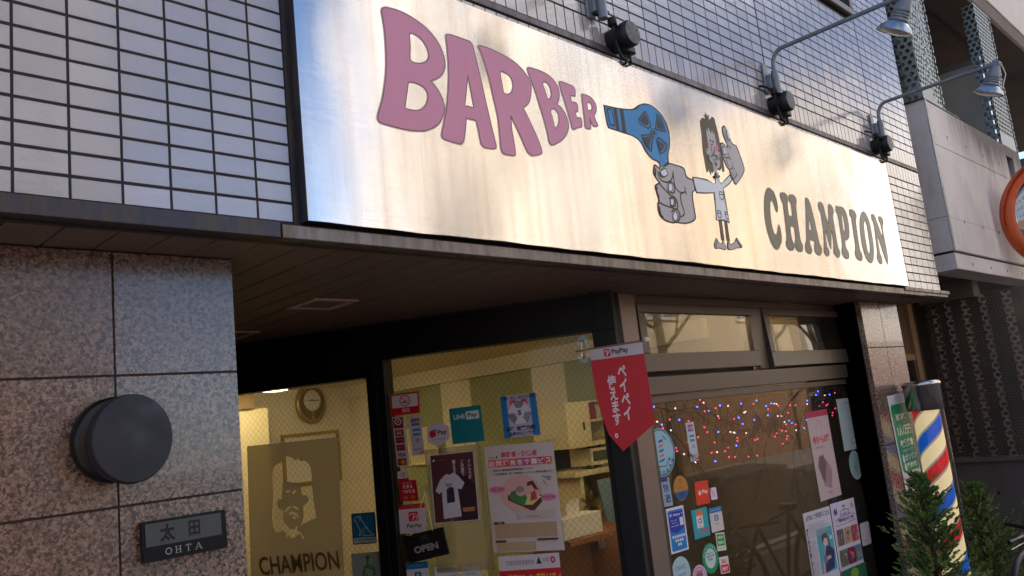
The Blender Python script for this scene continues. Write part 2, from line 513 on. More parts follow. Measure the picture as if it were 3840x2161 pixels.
def m_vinyl(nm, rgb, ro=0.25):
    m = NT(nm); P = m.pos()
    big = m.noise(m.mapv(P, (2.1, 1, 1.4)), 1.0, 2)
    m.b.inputs['Base Color'].default_value = L(rgb); m.b.inputs['Roughness'].default_value = ro
    m.b.inputs['IOR'].default_value = 1.36; m.bump(big, 0.006)
m_vinyl("vinyl_mauve", (226, 154, 180), 0.35)
m_vinyl("vinyl_mauve_edge", (130, 84, 98), 0.35)
m_vinyl("vinyl_dark", (98, 96, 84), 0.22)
m_vinyl("vinyl_black", (30, 26, 24), 0.35)
m_vinyl("vinyl_blue", (0, 140, 206), 0.3)
m_vinyl("vinyl_grey", (186, 184, 188), 0.3)
m_vinyl("vinyl_white", (232, 240, 248), 0.3)
m_vinyl("vinyl_hair", (62, 54, 43), 0.25)
m_vinyl("vinyl_pink", (222, 110, 140), 0.35)
m_vinyl("vinyl_halo", (232, 212, 206), 0.35)

def m_glass(nm, tint, wire=0.0, refl=1.0, film=0.0):
    """thin sheet: what is behind shows through, the street mirrors in it"""
    m = NT(nm); t = m.t; t.nodes.remove(m.b)
    tr = m.n("ShaderNodeBsdfTransparent"); tr.inputs['Color'].default_value = L(tint)
    gl = m.n("ShaderNodeBsdfGlossy"); gl.inputs['Roughness'].default_value = 0.015
    lw = m.n("ShaderNodeLayerWeight"); lw.inputs['Blend'].default_value = 0.5
    f = m.math('MULTIPLY', m.math('MULTIPLY_ADD', m.math('POWER', lw.outputs['Facing'], 5.0), 0.95, 0.05), refl); f.node.use_clamp = True
    mx = m.n("ShaderNodeMixShader"); m.l(f, mx.inputs['Fac']); m.l(tr.outputs[0], mx.inputs[1]); m.l(gl.outputs[0], mx.inputs[2])
    last = mx.outputs[0]
    if film:
        df = m.n("ShaderNodeBsdfDiffuse"); df.inputs['Color'].default_value = L((190, 180, 160))
        tl = m.n("ShaderNodeBsdfTranslucent"); tl.inputs['Color'].default_value = L((190, 180, 160))
        a = m.n("ShaderNodeMixShader"); a.inputs['Fac'].default_value = 0.5; m.l(df.outputs[0], a.inputs[1]); m.l(tl.outputs[0], a.inputs[2])
        b = m.n("ShaderNodeMixShader"); b.inputs['Fac'].default_value = film; m.l(last, b.inputs[1]); m.l(a.outputs[0], b.inputs[2]); last = b.outputs[0]
    if wire:
        uv = m.n("ShaderNodeUVMap", uv_map="UV").outputs['UV']
        sp = m.n("ShaderNodeSeparateXYZ"); m.l(uv, sp.inputs[0])
        k = 1 / 0.026
        a = m.math('ADD', m.math('MULTIPLY', sp.outputs[0], k * 1.0), m.math('MULTIPLY', sp.outputs[1], k * 0.85))
        b = m.math('SUBTRACT', m.math('MULTIPLY', sp.outputs[0], k * 1.0), m.math('MULTIPLY', sp.outputs[1], k * 0.85))
        la = m.math('LESS_THAN', m.math('FRACT', a), 0.045); lb = m.math('LESS_THAN', m.math('FRACT', b), 0.045)
        w_ = m.math('MULTIPLY', m.math('MAXIMUM', la, lb), wire)
        df = m.n("ShaderNodeBsdfDiffuse"); df.inputs['Color'].default_value = L((90, 80, 60))
        b = m.n("ShaderNodeMixShader"); m.l(w_, b.inputs['Fac']); m.l(last, b.inputs[1]); m.l(df.outputs[0], b.inputs[2]); last = b.outputs[0]
    m.l(last, m.out.inputs['Surface'])
m_glass("wired_glass", (240, 240, 232), 0.32, 0.14)
m_glass("window_glass", (206, 204, 192), 0.3, 1.25, 0.05)  # thin diffuse haze mixed in to brighten the pane like reflected light
m_glass("frosted_film", (170, 160, 130), 0.0, 0.6, 0.62)
m_glass("clear_plastic", (248, 248, 246), 0.0, 1.2)
m_glass("milky_plastic", (205, 215, 212), 0.0, 1.2, 0.35)

def m_concrete(nm, rgb, topz=None, dark=0.0):
    m = NT(nm); P = m.pos()
    a = m.noise(P, 1.3, 8, 0.6); b = m.noise(m.mapv(P, (1, 1, 0.35)), 6, 8, 0.65); sp = m.noise(P, 90, 4)
    c = m.mixc(m.ramp(a, [(0.35, g1(0)), (0.7, g1(1))]), L(rgb), L(tuple(int(q * 0.86) for q in rgb)))
    c = m.mixc(m.ramp(b, [(0.56, g1(0)), (0.74, g1(0.5))]), c, L(tuple(int(q * 0.66) for q in rgb)))
    c = m.mixc(m.ramp(sp, [(0.62, g1(0)), (0.7, g1(0.4))]), c, L((90, 86, 82)))
    if topz:                                            # soot and algae running down from the coping
        sx = m.n("ShaderNodeSeparateXYZ"); m.l(P, sx.inputs[0])
        st = m.noise(m.mapv(P, (9, 9, 0.8)), 2.0, 8, 0.7)
        dx = m.math('SUBTRACT', sx.outputs[2], topz - 0.42)
        g = m.math('MULTIPLY_ADD', dx, 3.4, m.math('MULTIPLY', m.math('SUBTRACT', st, 0.55), 2.4))
        far = m.math('MULTIPLY', m.math('SUBTRACT', sx.outputs[0], 5.8), 1.0); far.node.use_clamp = True
        g = m.math('MULTIPLY', g, far); g.node.use_clamp = True
        c = m.mixc(m.math('MULTIPLY', g, 0.85), c, L((66, 58, 54)))
    m.l(c, m.b.inputs['Base Color']); m.b.inputs['Roughness'].default_value = 0.85
    m.bump(m.math('ADD', sp, m.math('MULTIPLY', b, 2.0)), 0.0015)
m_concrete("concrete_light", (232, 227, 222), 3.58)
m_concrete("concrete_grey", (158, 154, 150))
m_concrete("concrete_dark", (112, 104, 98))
mat("concrete_hole", (40, 38, 37), 0.9)

def m_perf(nm, rgb, pitch, rad, met=0.6):
    """punched sheet: round holes in a staggered grid, UV in metres"""
    m = NT(nm)
    uv = m.n("ShaderNodeUVMap", uv_map="UV").outputs['UV']; sp = m.n("ShaderNodeSeparateXYZ"); m.l(uv, sp.inputs[0])
    ry = pitch * math.sqrt(3)
    def grid(ox, oy):
        fx = m.math('SUBTRACT', m.math('FRACT', m.math('ADD', m.math('DIVIDE', sp.outputs[0], pitch), ox)), 0.5)
        fy = m.math('SUBTRACT', m.math('FRACT', m.math('ADD', m.math('DIVIDE', sp.outputs[1], ry), oy)), 0.5)
        return m.math('SQRT', m.math('ADD', m.math('POWER', m.math('MULTIPLY', fx, pitch), 2), m.math('POWER', m.math('MULTIPLY', fy, ry), 2)))
    d = m.math('MINIMUM', grid(0, 0), grid(0.5, 0.5))
    hole = m.math('LESS_THAN', d, rad)
    m.b.inputs['Base Color'].default_value = L(rgb); m.b.inputs['Metallic'].default_value = met; m.b.inputs['Roughness'].default_value = 0.5
    tr = m.n("ShaderNodeBsdfTransparent"); mx = m.n("ShaderNodeMixShader")
    m.l(hole, mx.inputs['Fac']); m.l(m.b.outputs[0], mx.inputs[1]); m.l(tr.outputs[0], mx.inputs[2]); m.l(mx.outputs[0], m.out.inputs['Surface'])
m_perf("punched_steel", (134, 146, 148), 0.048, 0.0168)
m_perf("punched_slots", (150, 164, 164), 0.05, 0.018)
m_perf("punched_dark", (78, 72, 66), 0.026, 0.0085, 0.3)
m_perf("punched_dark_big", (82, 76, 70), 0.042, 0.015, 0.3)
mat("galv_plate", (142, 150, 152), 0.5, metal=0.6, var=0.1, vs=12)

def set_uv(o, fn):
    me = o.data; uvl = me.uv_layers.new(name="UV"); loc = wloc(o)
    for lp in me.loops: uvl.data[lp.index].uv = fn(me.vertices[lp.vertex_index].co + loc)

# ================= ground and street =================
g = MB(); g.wbox(-60, 90, -90, 60, -0.3, 0, MATS["asphalt"]); tag(g.build("ground"), kind="structure")
g = MB(); g.wbox(-30, 45, -1.9, 0.2, 0.004, 0.12, MATS["paving"]); tag(g.build("pavement"), kind="structure")
g = MB(); g.wbox(-30, 45, -8.3, -6.6, 0.004, 0.12, MATS["paving"]); tag(g.build("far_pavement"), kind="structure")
g = MB()
for x in range(-30, 45, 1): g.wbox(x + .005, x + .995, -2.05, -1.905, 0.004, 0.13, MATS["kerb"], 0.01)
tag(g.build("kerb"), kind="structure")
g = MB(); g.wbox(-30, 45, -2.6, -2.48, 0.004, 0.008, MATS["road_paint"]); tag(g.build("road_line"), kind="structure")

# ================= the shop building =================
TW_L, TW_R, ZB = -1.6, 5.16, 2.2
building = thing("shop_building", "grey tiled building with a pink granite pillar and brown slatted soffit over the entrance", "building", (2.5, 0.4, 0))

RP = 0.0493          # tile row pitch
def tiles(x0, x1, z0, z1, ox, name):
    b = MB(); rd = random.Random(3); t = MATS["glazed_tile"]; f0 = FY(0)
    def one(xa, xb, za, zb):
        if xb - xa < 0.008: return
        k = len(b.f)
        ty, tx = rd.gauss(0, 0.00016), rd.gauss(0, 0.00014)
        vs = []; ch = 0.0006
        for (dd, n) in ((0, -0.0014), (0, 0.0 - ch), (ch, 0.0)):
            for a, c, s1, s2 in ((xa + dd, za + dd, -1, -1), (xb - dd, za + dd, 1, -1), (xb - dd, zb - dd, 1, 1), (xa + dd, zb - dd, -1, 1)):
                vs.append(f0.p(a, c, n + (s1 * tx + s2 * ty if n > -0.003 else 0)))
        fs = [(8, 9, 10, 11)]
        for o in (0, 4):
            for i in range(4):
                j = (i + 1) % 4; fs.append((o + i, o + j, o + 4 + j, o + 4 + i))
        b.add(vs, fs, t)
        q = min(1, max(0, rd.gauss(0.5, 0.22)))
        for i in range(k, len(b.f)): b.rnd[i] = q
    gp = 0.0029
    z = z0; r = 0
    while z < z1 - 0.01:
        top = min(z + RP, z1)
        i0 = math.floor((x0 - ox) / 0.1)
        for i in range(i0, int((x1 - ox) / 0.1) + 2):
            xa = max(ox + i * 0.1, x0); xb = min(ox + (i + 1) * 0.1, x1)
            if xa >= x1: break
            e0 = 0.006 if (i % 13 == 0 and ox > 0) else gp
            e1 = 0.006 if ((i + 1) % 13 == 0 and ox > 0) else gp
            one(xa + e0, xb - e1, z + gp + 0.0006, top - gp - 0.0006)
        z = top; r += 1
    return b
def soldier(x0, x1, z0, z1, ox):
    b = MB(); rd = random.Random(5); t = MATS["glazed_tile"]
    i = math.floor((x0 - ox) / 0.05)
    while ox + i * 0.05 < x1:
        xa = max(ox + i * 0.05, x0); xb = min(ox + (i + 1) * 0.05, x1); k = len(b.f)
        if xb - xa > 0.01:
            b.box(FY(0), xa + 0.0022, xb - 0.0022, z0 + 0.003, z1 - 0.003, -0.0014, 0, t, 0.0006)
            q = min(1, max(0, rd.gauss(0.5, 0.22)))
            for j in range(k, len(b.f)): b.rnd[j] = q
        i += 1
    return b
OX = 1.924 - 0.1 * 13
HTOP = 5.2
wallp = building
tiles(TW_L, 0.592, ZB, 2.89, 0.0, "l").build("wall_tiles", None, building)
tiles(4.45, TW_R, ZB, 2.89, OX, "r").build("wall_tiles", None, building)
soldier(3.9, TW_R, 2.892, 2.984, OX).build("wall_tiles", None, building)
soldier(TW_L, 3.9, 2.892, 2.984, OX).build("wall_tiles", None, building)
soldier(TW_L, TW_R, 3.013, 3.108, OX).build("wall_tiles", None, building)
# upper storey around the window opening
uwx0, uwx1, uwz0 = 3.32, 4.478, 3.876
tiles(TW_L, TW_R, 3.109, 3.109 + RP * 15, OX, "u").build("wall_tiles", None, building)
tiles(TW_L, uwx0, 3.109 + RP * 15, 4.85, OX, "u").build("wall_tiles", None, building)
tiles(uwx1, TW_R, 3.109 + RP * 15, 4.85, OX, "u").build("wall_tiles", None, building)
b = MB()
b.wbox(TW_L, TW_R, 0.0011, 0.2, 2.19, 2.9, MATS["tile_joint"])
b.wbox(TW_L, TW_R, 0.0011, 0.2, 2.9, 3.86, MATS["tile_joint"])
b.wbox(TW_L, uwx0, 0.0012, 0.2, 3.86, 4.85, MATS["tile_joint"])
b.wbox(uwx1, TW_R, 0.0012, 0.2, 3.86, 4.85, MATS["tile_joint"])
b.wbox(TW_L, TW_R, 0.0, 0.25, 4.85, 6.6, MATS["concrete_grey"])
b.wbox(TW_L, TW_R, 0.25, 9, 2.45, 6.6, MATS["concrete_grey"])
b.wbox(TW_R - 0.004, TW_R + 0.006, 0.004, 9, 2.19, 6.6, MATS["concrete_grey"])
b.build("upper_wall", None, building)
b = MB(); b.box(FY(0), TW_L, TW_R + 0.004, 2.986, 3.011, -0.0008, 0.006, MATS["band_metal"], 0.002)
b.build("band_flashing", None, building)
# upper window
uw = MB(); T = MATS["frame_dark"]
uw.box(FY(0), uwx0, uwx1, uwz0 - 0.004, uwz0 + 0.04, -0.05, 0.03, MATS["frame_bronze"], 0.004)
uw.box(FY(0), uwx1 - 0.045, uwx1, uwz0 + 0.04, 4.85, -0.05, 0.03, MATS["frame_bronze"], 0.004)
uw.box(FY(0), uwx0, uwx0 + 0.045, uwz0 + 0.04, 4.85, -0.05, 0.03, MATS["frame_bronze"], 0.004)
uw.box(FY(0), uwx0 + 0.045, uwx1 - 0.045, uwz0 + 0.04, 4.85, -0.18, -0.16, T)
uwo = uw.build("window", None, building)
b = MB(); b.box(FY(0), uwx0 + 0.045, uwx1 - 0.045, uwz0 + 0.04, 4.85, -0.06, -0.054, MATS["window_glass"]); o = b.build("pane", None, uwo); set_uv(o, lambda c: (c.x, c.z))

# fascia under the wall, soffit
b = MB()
b.box(FY(0), TW_L, 0.545, 2.156, 2.196, -0.02, 0.020, MATS["fascia_dark"], 0.002)
b.box(FY(0), 0.549, 4.80, 2.156, 2.190, -0.02, 0.022, MATS["fascia_metal"], 0.002)
b.box(FY(0), 4.803, TW_R + 0.05, 2.160, 2.178, -0.02, 0.020, MATS["fascia_metal"], 0.002)
b.box(FY(0), 4.47, TW_R + 0.065, 2.178, 2.199, -0.02, 0.030, MATS["fascia_metal"], 0.002)
b.box(FY(0), 0.592, 0.610, 2.19, 2.99, -0.006, 0.002, MATS["fascia_dark"])
b.build("fascia", None, building)
b = MB(); SG = MATS["soffit_panel"]
b.wbox(TW_L, TW_R, 0.014, 0.045, 2.156, 2.19, MATS["fascia_dark"])
x = 0.635 - 0.1065 * 22
while x < TW_R - 0.02:
    xa, xb = x + 0.003, min(x + 0.1035, TW_R)
    if xa > TW_L:
        ye = 0.36 if xa > 2.1 else 0.36 + (2.12 - xa) * 1.732 + 0.25
        b.wbox(xa, xb, 0.046, min(ye, 3.2), 2.1565, 2.18, SG, 0.0015)
    x += 0.1065
b.wbox(TW_L, TW_R, 0.046, 3.3, 2.1805, 2.2, MATS["soffit_gap"])
b.build("soffit", None, building)

def soffit_light(x0, x1, y0, y1, lab):
    b = MB(); fr = Fr((0, 0, 2.156), (1, 0, 0), (0, -1, 0)); q = MATS["post_beige"]
    W_ = 0.026
    z0, z1 = 2.152, 2.1562
    q = mat('light_trim', (206, 184, 168), 0.5); b.wbox(x0, x1, y0, y0 + W_, z0, z1, q); b.wbox(x0, x1, y1 - W_, y1, z0, z1, q)
    b.wbox(x0, x0 + W_, y0 + W_, y1 - W_, z0, z1, q); b.wbox(x1 - W_, x1, y0 + W_, y1 - W_, z0, z1, q)
    o = b.build("downlight"); tag(o, lab, "light", "downlights in the soffit")
    c = MB(); c.wbox(x0 + W_, x1 - W_, y0 + W_, y1 - W_, 2.1545, 2.1564, MATS["soffit_panel"]); c.build("cover", None, o)
soffit_light(1.045, 1.225, 0.675, 0.865, "square downlight with a pale trim in the middle of the slatted soffit")
soffit_light(1.045, 1.225, 1.395, 1.585, "square downlight with a pale trim half hidden behind the granite pillar")

# left pillar: stone slabs
def stone(fr, xs, zs, name, T="granite_pink", gap=0.0022, th=0.03):
    b = MB()
    for i in range(len(xs) - 1):
        for j in range(len(zs) - 1):
            k = len(b.f); b.box(fr, xs[i] + gap, xs[i + 1] - gap, zs[j] + gap, zs[j + 1] - gap, -th, 0, MATS[T], 0.001)
            q = random.random()
            for e in range(k, len(b.f)): b.rnd[e] = q
    b.box(fr, xs[0] + 0.003, xs[-1] - 0.003, zs[0] + 0.003, zs[-1] - 0.003, -th - 0.2, -0.003, MATS["stone_joint"])
    return b.build(name, None, building)
FPL = FY(0.21)
stone(FPL, [-1.6, -0.953, -0.353, 0.247, 0.534], [0.12, 0.456, 0.739, 1.022, 1.304, 1.587, 1.871, 2.155], "stone_pillar")
b = MB()
b.wbox(-1.6, 0.50, 0.445, 3.2, 0.12, 2.155, MATS["door_black"]); b.build("side_wall", None, building)
# right pillar
stone(FP, [4.372, 4.655, 4.938], [0.12, 0.48, 0.76, 1.045, 1.322, 1.605, 1.88, 2.155], "stone_pillar")
b = MB(); b.wbox(4.375, 4.936, 0.24, 0.6, 0.12, 2.155, MATS["door_black"]); b.build("pillar_core", None, building)

# slanted entrance front: header, posts, panes
def dfr(n0, n1, s0, s1, z0, z1, mt, ch=0): return (FD, s0, s1, z0, z1, n0, n1, mt, ch)
b = MB(); K = MATS["door_black"]
b.box(FD, -3.2, -0.99, 1.931, 2.158, -0.09, 0, K); b.box(FD, -0.99, 0.07, 2.0, 2.158, -0.09, 0, K)
b.box(FD, -3.2, 0.07, 2.149, 2.1575, 0.0, 0.004, MATS["frame_dark"])
b.build("door_header", None, building)
b = MB()
b.box(FD, -1.018, -0.932, 0.12, 2.0, -0.09, 0, K, 0.003); b.box(FD, -0.976, -0.970, 0.12, 1.93, 0, 0.001, MATS["gasket_and_light_stop"])
b.box(FD, -0.024, 0.07, 0.12, 2.0, -0.09, 0, K, 0.003)
b.box(FD, -2.6, -1.9, 0.12, 1.931, -0.09, 0, K); b.box(FD, -1.9, -0.02, 0.12, 0.35, -0.09, -0.003, K)
b.add([(2.1, 0.352, 0.12), (2.284, 0.352, 0.12), (2.284, 0.352, 2.156), (2.1, 0.352, 2.156)], [(0, 1, 2, 3)], K)
b.build("door_post", None, building)
entr = MB(); entr.box(FD, -1.9, -1.018, 0.35, 1.931, -0.038, -0.034, MATS["wired_glass"])
o = entr.build("door_pane", None, building); set_uv(o, lambda c: ((c - D_O).dot(FD.U), c.z))
entr = MB(); entr.box(FD, -0.932, -0.024, 0.35, 2.0, -0.038, -0.034, MATS["wired_glass"])
o = entr.build("door_pane", None, building); set_uv(o, lambda c: ((c - D_O).dot(FD.U), c.z))

# shop window: beige post, tilted vents above, wide pane below
b = MB()
b.box(FW, 2.284, 2.392, 0.12, 2.156, -0.08, 0.0, MATS["post_beige"], 0.002); b.build("window_post", None, building)
sw = MB(); B_ = MATS["frame_bronze"]
sw.box(FW, 2.394, 4.42, 2.118, 2.156, -0.08, -0.012, B_, 0.002)
sw.box(FW, 3.38, 3.47, 1.807, 2.118, -0.08, -0.004, B_, 0.002)
sw.box(FW, 2.394, 4.46, 1.724, 1.803, -0.08, 0.004, B_, 0.003)
sw.box(FW, 2.394, 4.44, 1.689, 1.719, -0.08, -0.012, B_, 0.002)
sw.box(FW, 2.394, 2.425, 0.45, 1.689, -0.08, -0.012, B_, 0.002)
sw.box(FW, 4.44, 4.58, 0.12, 2.156, -0.09, -0.02, MATS["frame_dark"], 0.003)
sw.box(FW, 2.394, 4.44, 0.12, 0.45, -0.08, -0.012, B_, 0.002)
sw.box(FW, 2.394, 4.44, 1.790, 1.835, -0.10, -0.05, MATS["gasket_and_light_stop"])  # black strip added behind the sashes to stop lamp light leaking through
swo = sw.build("shop_window", None, building)
b = MB(); b.box(FWG, 2.425, 4.44, 0.45, 1.689, -0.004, 0, MATS["window_glass"]); o = b.build("pane", None, swo); set_uv(o, lambda c: (c.x, c.z))
# vents
def vent(x0, x1, z0, z1, tilt, fw):
    fr = Fr((0, 0.347, z1), (1, 0, 0), (0, math.sin(tilt), math.cos(tilt)))   # hinged along its top
    h = z1 - z0; b = MB()
    b.box(fr, x0, x1, -h, -h + 0.078, -0.03, 0.0, B_, 0.002); b.box(fr, x0, x1, -0.038, 0, -0.03, 0, B_, 0.002)
    b.box(fr, x0, x0 + fw, -h + 0.078, -0.038, -0.03, 0, B_, 0.002); b.box(fr, x1 - fw, x1, -h + 0.078, -0.038, -0.03, 0, B_, 0.002)
    o = b.build("vent_sash", None, building)
    g_ = MB(); g_.box(fr, x0 + fw, x1 - fw, -h + 0.078, -0.038, -0.016, -0.013, MATS["window_glass"]); q = g_.build("pane", None, o); set_uv(q, lambda c: (c.x, c.z))
vent(2.40, 3.376, 1.822, 2.116, R(0.5), 0.05)
vent(3.474, 4.43, 1.812, 2.120, R(4), 0.045)

# interior shell of the shop
b = MB(); IW, IG, CW = MATS["interior_wall"], MATS["interior_green"], MATS["ceiling_white"]
FI = FX(4.0)                       # right partition, coordinates a = -y
segs = [(-5.0, -4.35, IW), (-4.35, -3.62, IG), (-3.62, -3.25, IW), (-3.25, -2.55, IG), (-2.55, -2.22, IW), (-2.22, -1.5, IG), (-1.5, -0.42, MATS["interior_brown"])]
for a0, a1, mm in segs: b.quad(FI, [(a0, 0.1), (a1, 0.1), (a1, 2.3), (a0, 2.3)], 0, mm)
b.box(FI, -5.0, -1.0, 2.06, 2.2, 0, 0.05, IW)
b.build("inner_wall", None, building)
b = MB()
b.wbox(-1.6, 4.1, 5.0, 5.1, 0.1, 2.3, IW); b.wbox(-1.62, -1.6, 3.2, 5.0, 0.1, 2.3, IW); b.build("inner_wall", None, building)
b = MB(); b.add([(-1.6, 5.1, 2.18), (4.1, 5.1, 2.18), (4.1, 0.44, 2.18), (2.2, 0.44, 2.18), (0.55, 3.2, 2.18), (-1.6, 3.2, 2.18)], [(5, 4, 3, 2, 1, 0)], CW); b.build("inner_ceiling", None, building)
b = MB(); b.wbox(-1.6, 5.1, 0.4, 9, 0.004, 0.1, MATS["interior_floor"]); b.build("floor", None, building)
b = MB(); b.wbox(4.1, 5.15, 0.61, 9, 0.1, 2.15, MATS["concrete_dark"]); b.build("side_wall", None, building)

# ceiling lamps of the shop (lit) and one added fill lamp
mat("tube_lit", (255, 236, 190), 0.5, emit=(255, 236, 204), es=10)
def ceil_lamp(x, y, lab):
    b = MB(); b.wbox(x - 0.62, x + 0.62, y - 0.09, y + 0.09, 2.15, 2.179, MATS["white_paint"], 0.005)
    o = b.build("ceiling_lamp"); tag(o, lab, "lamp", "lit ceiling lamps inside the shop")
    c = MB()
    for dy in (-0.045, 0.045): c.tube([(x - 0.58, y + dy, 2.13), (x + 0.58, y + dy, 2.13)], 0.015, 10, MATS["tube_lit"])
    c.build("tube", None, o)
ceil_lamp(2.1, 3.1, "lit ceiling lamp nearest the door inside the shop"); ceil_lamp(2.3, 4.2, "lit ceiling lamp at the back of the shop"); ceil_lamp(3.2, 0.50, "lit ceiling lamp behind the shop window")  # last one is added, out of view, to brighten the window room

# ================= the sign =================
SX0, SX1, SZ0, SZ1 = 0.610, 4.507, 2.201, 2.943
sign = thing("shop_sign", "long brushed steel shop sign reading BARBER CHAMPION with a hair dryer cartoon", "sign", (SX0, -0.03, SZ0))
b = MB(); rd = random.Random(11)
# slightly buckled sheet, front face as a fine grid
nx, nz = 130, 12
vs = []; fs = []
for j in range(nz + 1):
    for i in range(nx + 1):
        x = SX0 + (SX1 - SX0) * i / nx; z = SZ0 + (SZ1 - SZ0) * j / nz
        e = 0.0
        if j == 0: e = 0.0018 * math.sin(x * 9) * math.sin(x * 3.1 + 1) + 0.0008 * math.sin(x * 31)
        vs.append(FY(0).p(x, z + e, 0.035))
for j in range(nz):
    for i in range(nx):
        k = j * (nx + 1) + i; fs.append((k, k + 1, k + nx + 2, k + nx + 1))
b.add(vs, fs, MATS["brushed_steel"], True)
pn = b.build("panel", None, sign); set_uv(pn, lambda c: (c.x, c.z))
b = MB(); E_ = MATS["fascia_dark"]
b.wbox(SX0, SX1, -0.0345, -0.002, SZ0 - 0.0005, SZ0 + 0.0015, MATS["frame_dark"]); b.wbox(SX0, SX1, -0.0345, -0.002, SZ1 - 0.0015, SZ1 + 0.001, MATS["galvanised"])
b.wbox(SX0 - 0.001, SX0 + 0.0015, -0.0345, -0.002, SZ0, SZ1, E_); b.wbox(SX1 - 0.0015, SX1 + 0.001, -0.0345, -0.002, SZ0, SZ1, E_)
b.build("side_frame", None, sign)

def tr(ox, oy, s):
    def f(pts): return [((ox + p[0] / s), (oy + p[1] / s)) + tuple(p[2:]) for p in pts]
    return f
CA = tr(1400, 0, 4.834); CC = tr(1800, 150, 3.222); CD = tr(2840, 680, 5.177); CE = tr(3080, 740, 5.371)
CF = tr(2220, 360, 2.9); CG = tr(2560, 640, 4.53); CH = tr(2580, 400, 4.832)
def pl(f, pts, closed=True, sub=5, fr=FS):
    q = f(pts); m = [fr.at(p[0], p[1]) + tuple(p[2:]) for p in q]
    return smooth(m, closed, sub)
def offs(lp, d):
    k = len(lp); ar = sum(lp[i][0] * lp[(i + 1) % k][1] - lp[(i + 1) % k][0] * lp[i][1] for i in range(k)); s = 1 if ar > 0 else -1
    out = []
    for i in range(k):
        t = V(lp[(i + 1) % k]) - V(lp[i - 1]); t = t.normalized() if t.length > 1e-9 else V((1, 0))
        out.append((lp[i][0] + t.y * d * s, lp[i][1] - t.x * d * s))
    return out
def letter(outer, holes, f, mt, edge, halo):
    o = pl(f, outer); hs = [pl(f, h) for h in holes]
    b = MB()
    b.ribbon(FS, offs(o, 0.0022), 0.0044, 0.0003, MATS[halo], closed=True)
    for h in hs: b.ribbon(FS, offs(h, -0.0015), 0.003, 0.0003, MATS[halo], closed=True)
    b.ngon(FS, [o] + hs, 0.0004, 0.0012, MATS[mt])
    for q in [o] + hs: b.ribbon(FS, q, 0.0022, 0.0014, MATS[edge], closed=True)
    return b.build("letter", None, sign)
c = 1
B1 = [(148,200),(175,155),(215,143),(270,150),(500,220),(750,360),(1000,560),(1170,780),(1265,1000),(1293,1170),(1270,1290),(1190,1400),(1035,1470,c),(1120,1570),(1210,1710),(1265,1850),(1283,1960),(1275,2030),(1252,2112),(1190,2232),(1100,2307),(950,2367),(850,2377),(650,2362),(400,2307),(120,2222),(85,2177),(78,2122),(100,2022),(155,1832),(195,1602),(220,1402),(232,1150),(225,900),(205,600),(175,380)]
B1h = [[(652,640),(665,612),(690,605),(740,625),(850,700),(950,840),(1000,980),(995,1060),(950,1120),(870,1152),(750,1145),(685,1110),(660,1050),(665,850)],
       [(630,1495,c),(720,1495),(820,1532),(920,1597),(970,1672),(985,1742),(975,1832),(940,1912),(880,1977),(800,2007),(700,2002),(565,1967,c)]]
A1 = [(1312,665),(1325,638),(1360,632),(1450,655),(1730,755),(1775,790),(1800,850),(1870,1130),(1945,1450),(2000,1702),(2080,2052),(2150,2352),(2220,2637),(2222,2672),(2200,2695),(2130,2695),(2010,2672),(1965,2632),(1940,2552),(1900,2352),(1858,2187,c),(1680,2142,c),(1665,2302),(1640,2522),(1615,2587),(1570,2614),(1500,2597),(1285,2527),(1250,2497),(1240,2442),(1265,2302),(1320,2002),(1350,1702),(1364,1402),(1355,1150),(1335,850)]
A1h = [[(1710,1360,c),(1822,1960,c),(1655,1917,c)]]
R1 = [(-22,84),(-12,73),(10,76),(100,105),(200,150),(320,210),(430,285),(520,375),(580,460),(610,540),(615,600),(605,690),(580,765),(518,820,c),(560,905),(620,1030),(680,1160),(730,1290),(745,1360),(725,1380),(650,1397),(615,1393),(580,1365),(550,1310),(480,1150),(420,1020),(368,915,c),(380,1080),(400,1200),(425,1370),(415,1393),(390,1397),(290,1378),(265,1355),(250,1300),(240,1180),(210,920),(160,700),(110,480),(60,300),(10,155)]
R1h = [[(240,395),(255,380),(285,390),(340,425),(380,480),(395,545),(388,610),(365,645),(330,660),(295,648),(280,615),(262,520)]]
B2 = [(572,365),(572,345),(600,340),(700,370),(790,410),(880,480),(935,565),(955,650),(945,730),(925,780,c),(985,830),(1030,900),(1060,980),(1067,1050),(1050,1120),(1010,1185),(950,1235),(875,1268),(845,1255),(830,1220),(815,1140),(780,1000),(730,830),(670,640),(620,500),(590,420)]
B2h = [[(755,522),(775,508),(805,520),(840,570),(858,630),(858,680),(840,715),(822,718),(800,665),(775,590)],[(850,855),(870,833),(895,835),(930,870),(950,930),(952,990),(935,1045),(905,1077,c),(890,1010),(870,930)]]
E1 = [(957,530),(960,510),(985,510),(1110,560),(1140,590),(1147,640),(1145,680,c),(1085,668,c),(1103,755,c),(1165,768),(1175,800),(1180,862,c),(1143,865,c),(1165,945,c),(1215,950),(1225,980),(1228,1040),(1215,1050),(1160,1065),(1130,1082),(1112,1065),(1095,1000),(1060,880),(1020,740),(980,620)]
R2 = [(1228,685),(1230,662),(1255,663),(1330,695),(1380,750),(1402,810),(1400,860),(1375,912,c),(1390,960),(1420,1025),(1418,1040),(1375,1042),(1350,1020),(1320,935,c),(1328,1000),(1335,1065),(1320,1075),(1280,1065),(1268,1040),(1260,950),(1245,830)]
R2h = [[(1292,765),(1305,752),(1335,770),(1352,810),(1345,845),(1320,858),(1303,845)]]
for o_, h_, f_ in ((B1, B1h, CA), (A1, A1h, CA), (R1, R1h, CC), (B2, B2h, CC), (E1, [], CC), (R2, R2h, CC)):
    letter(o_, h_, f_, "vinyl_mauve", "vinyl_mauve_edge", "vinyl_halo")
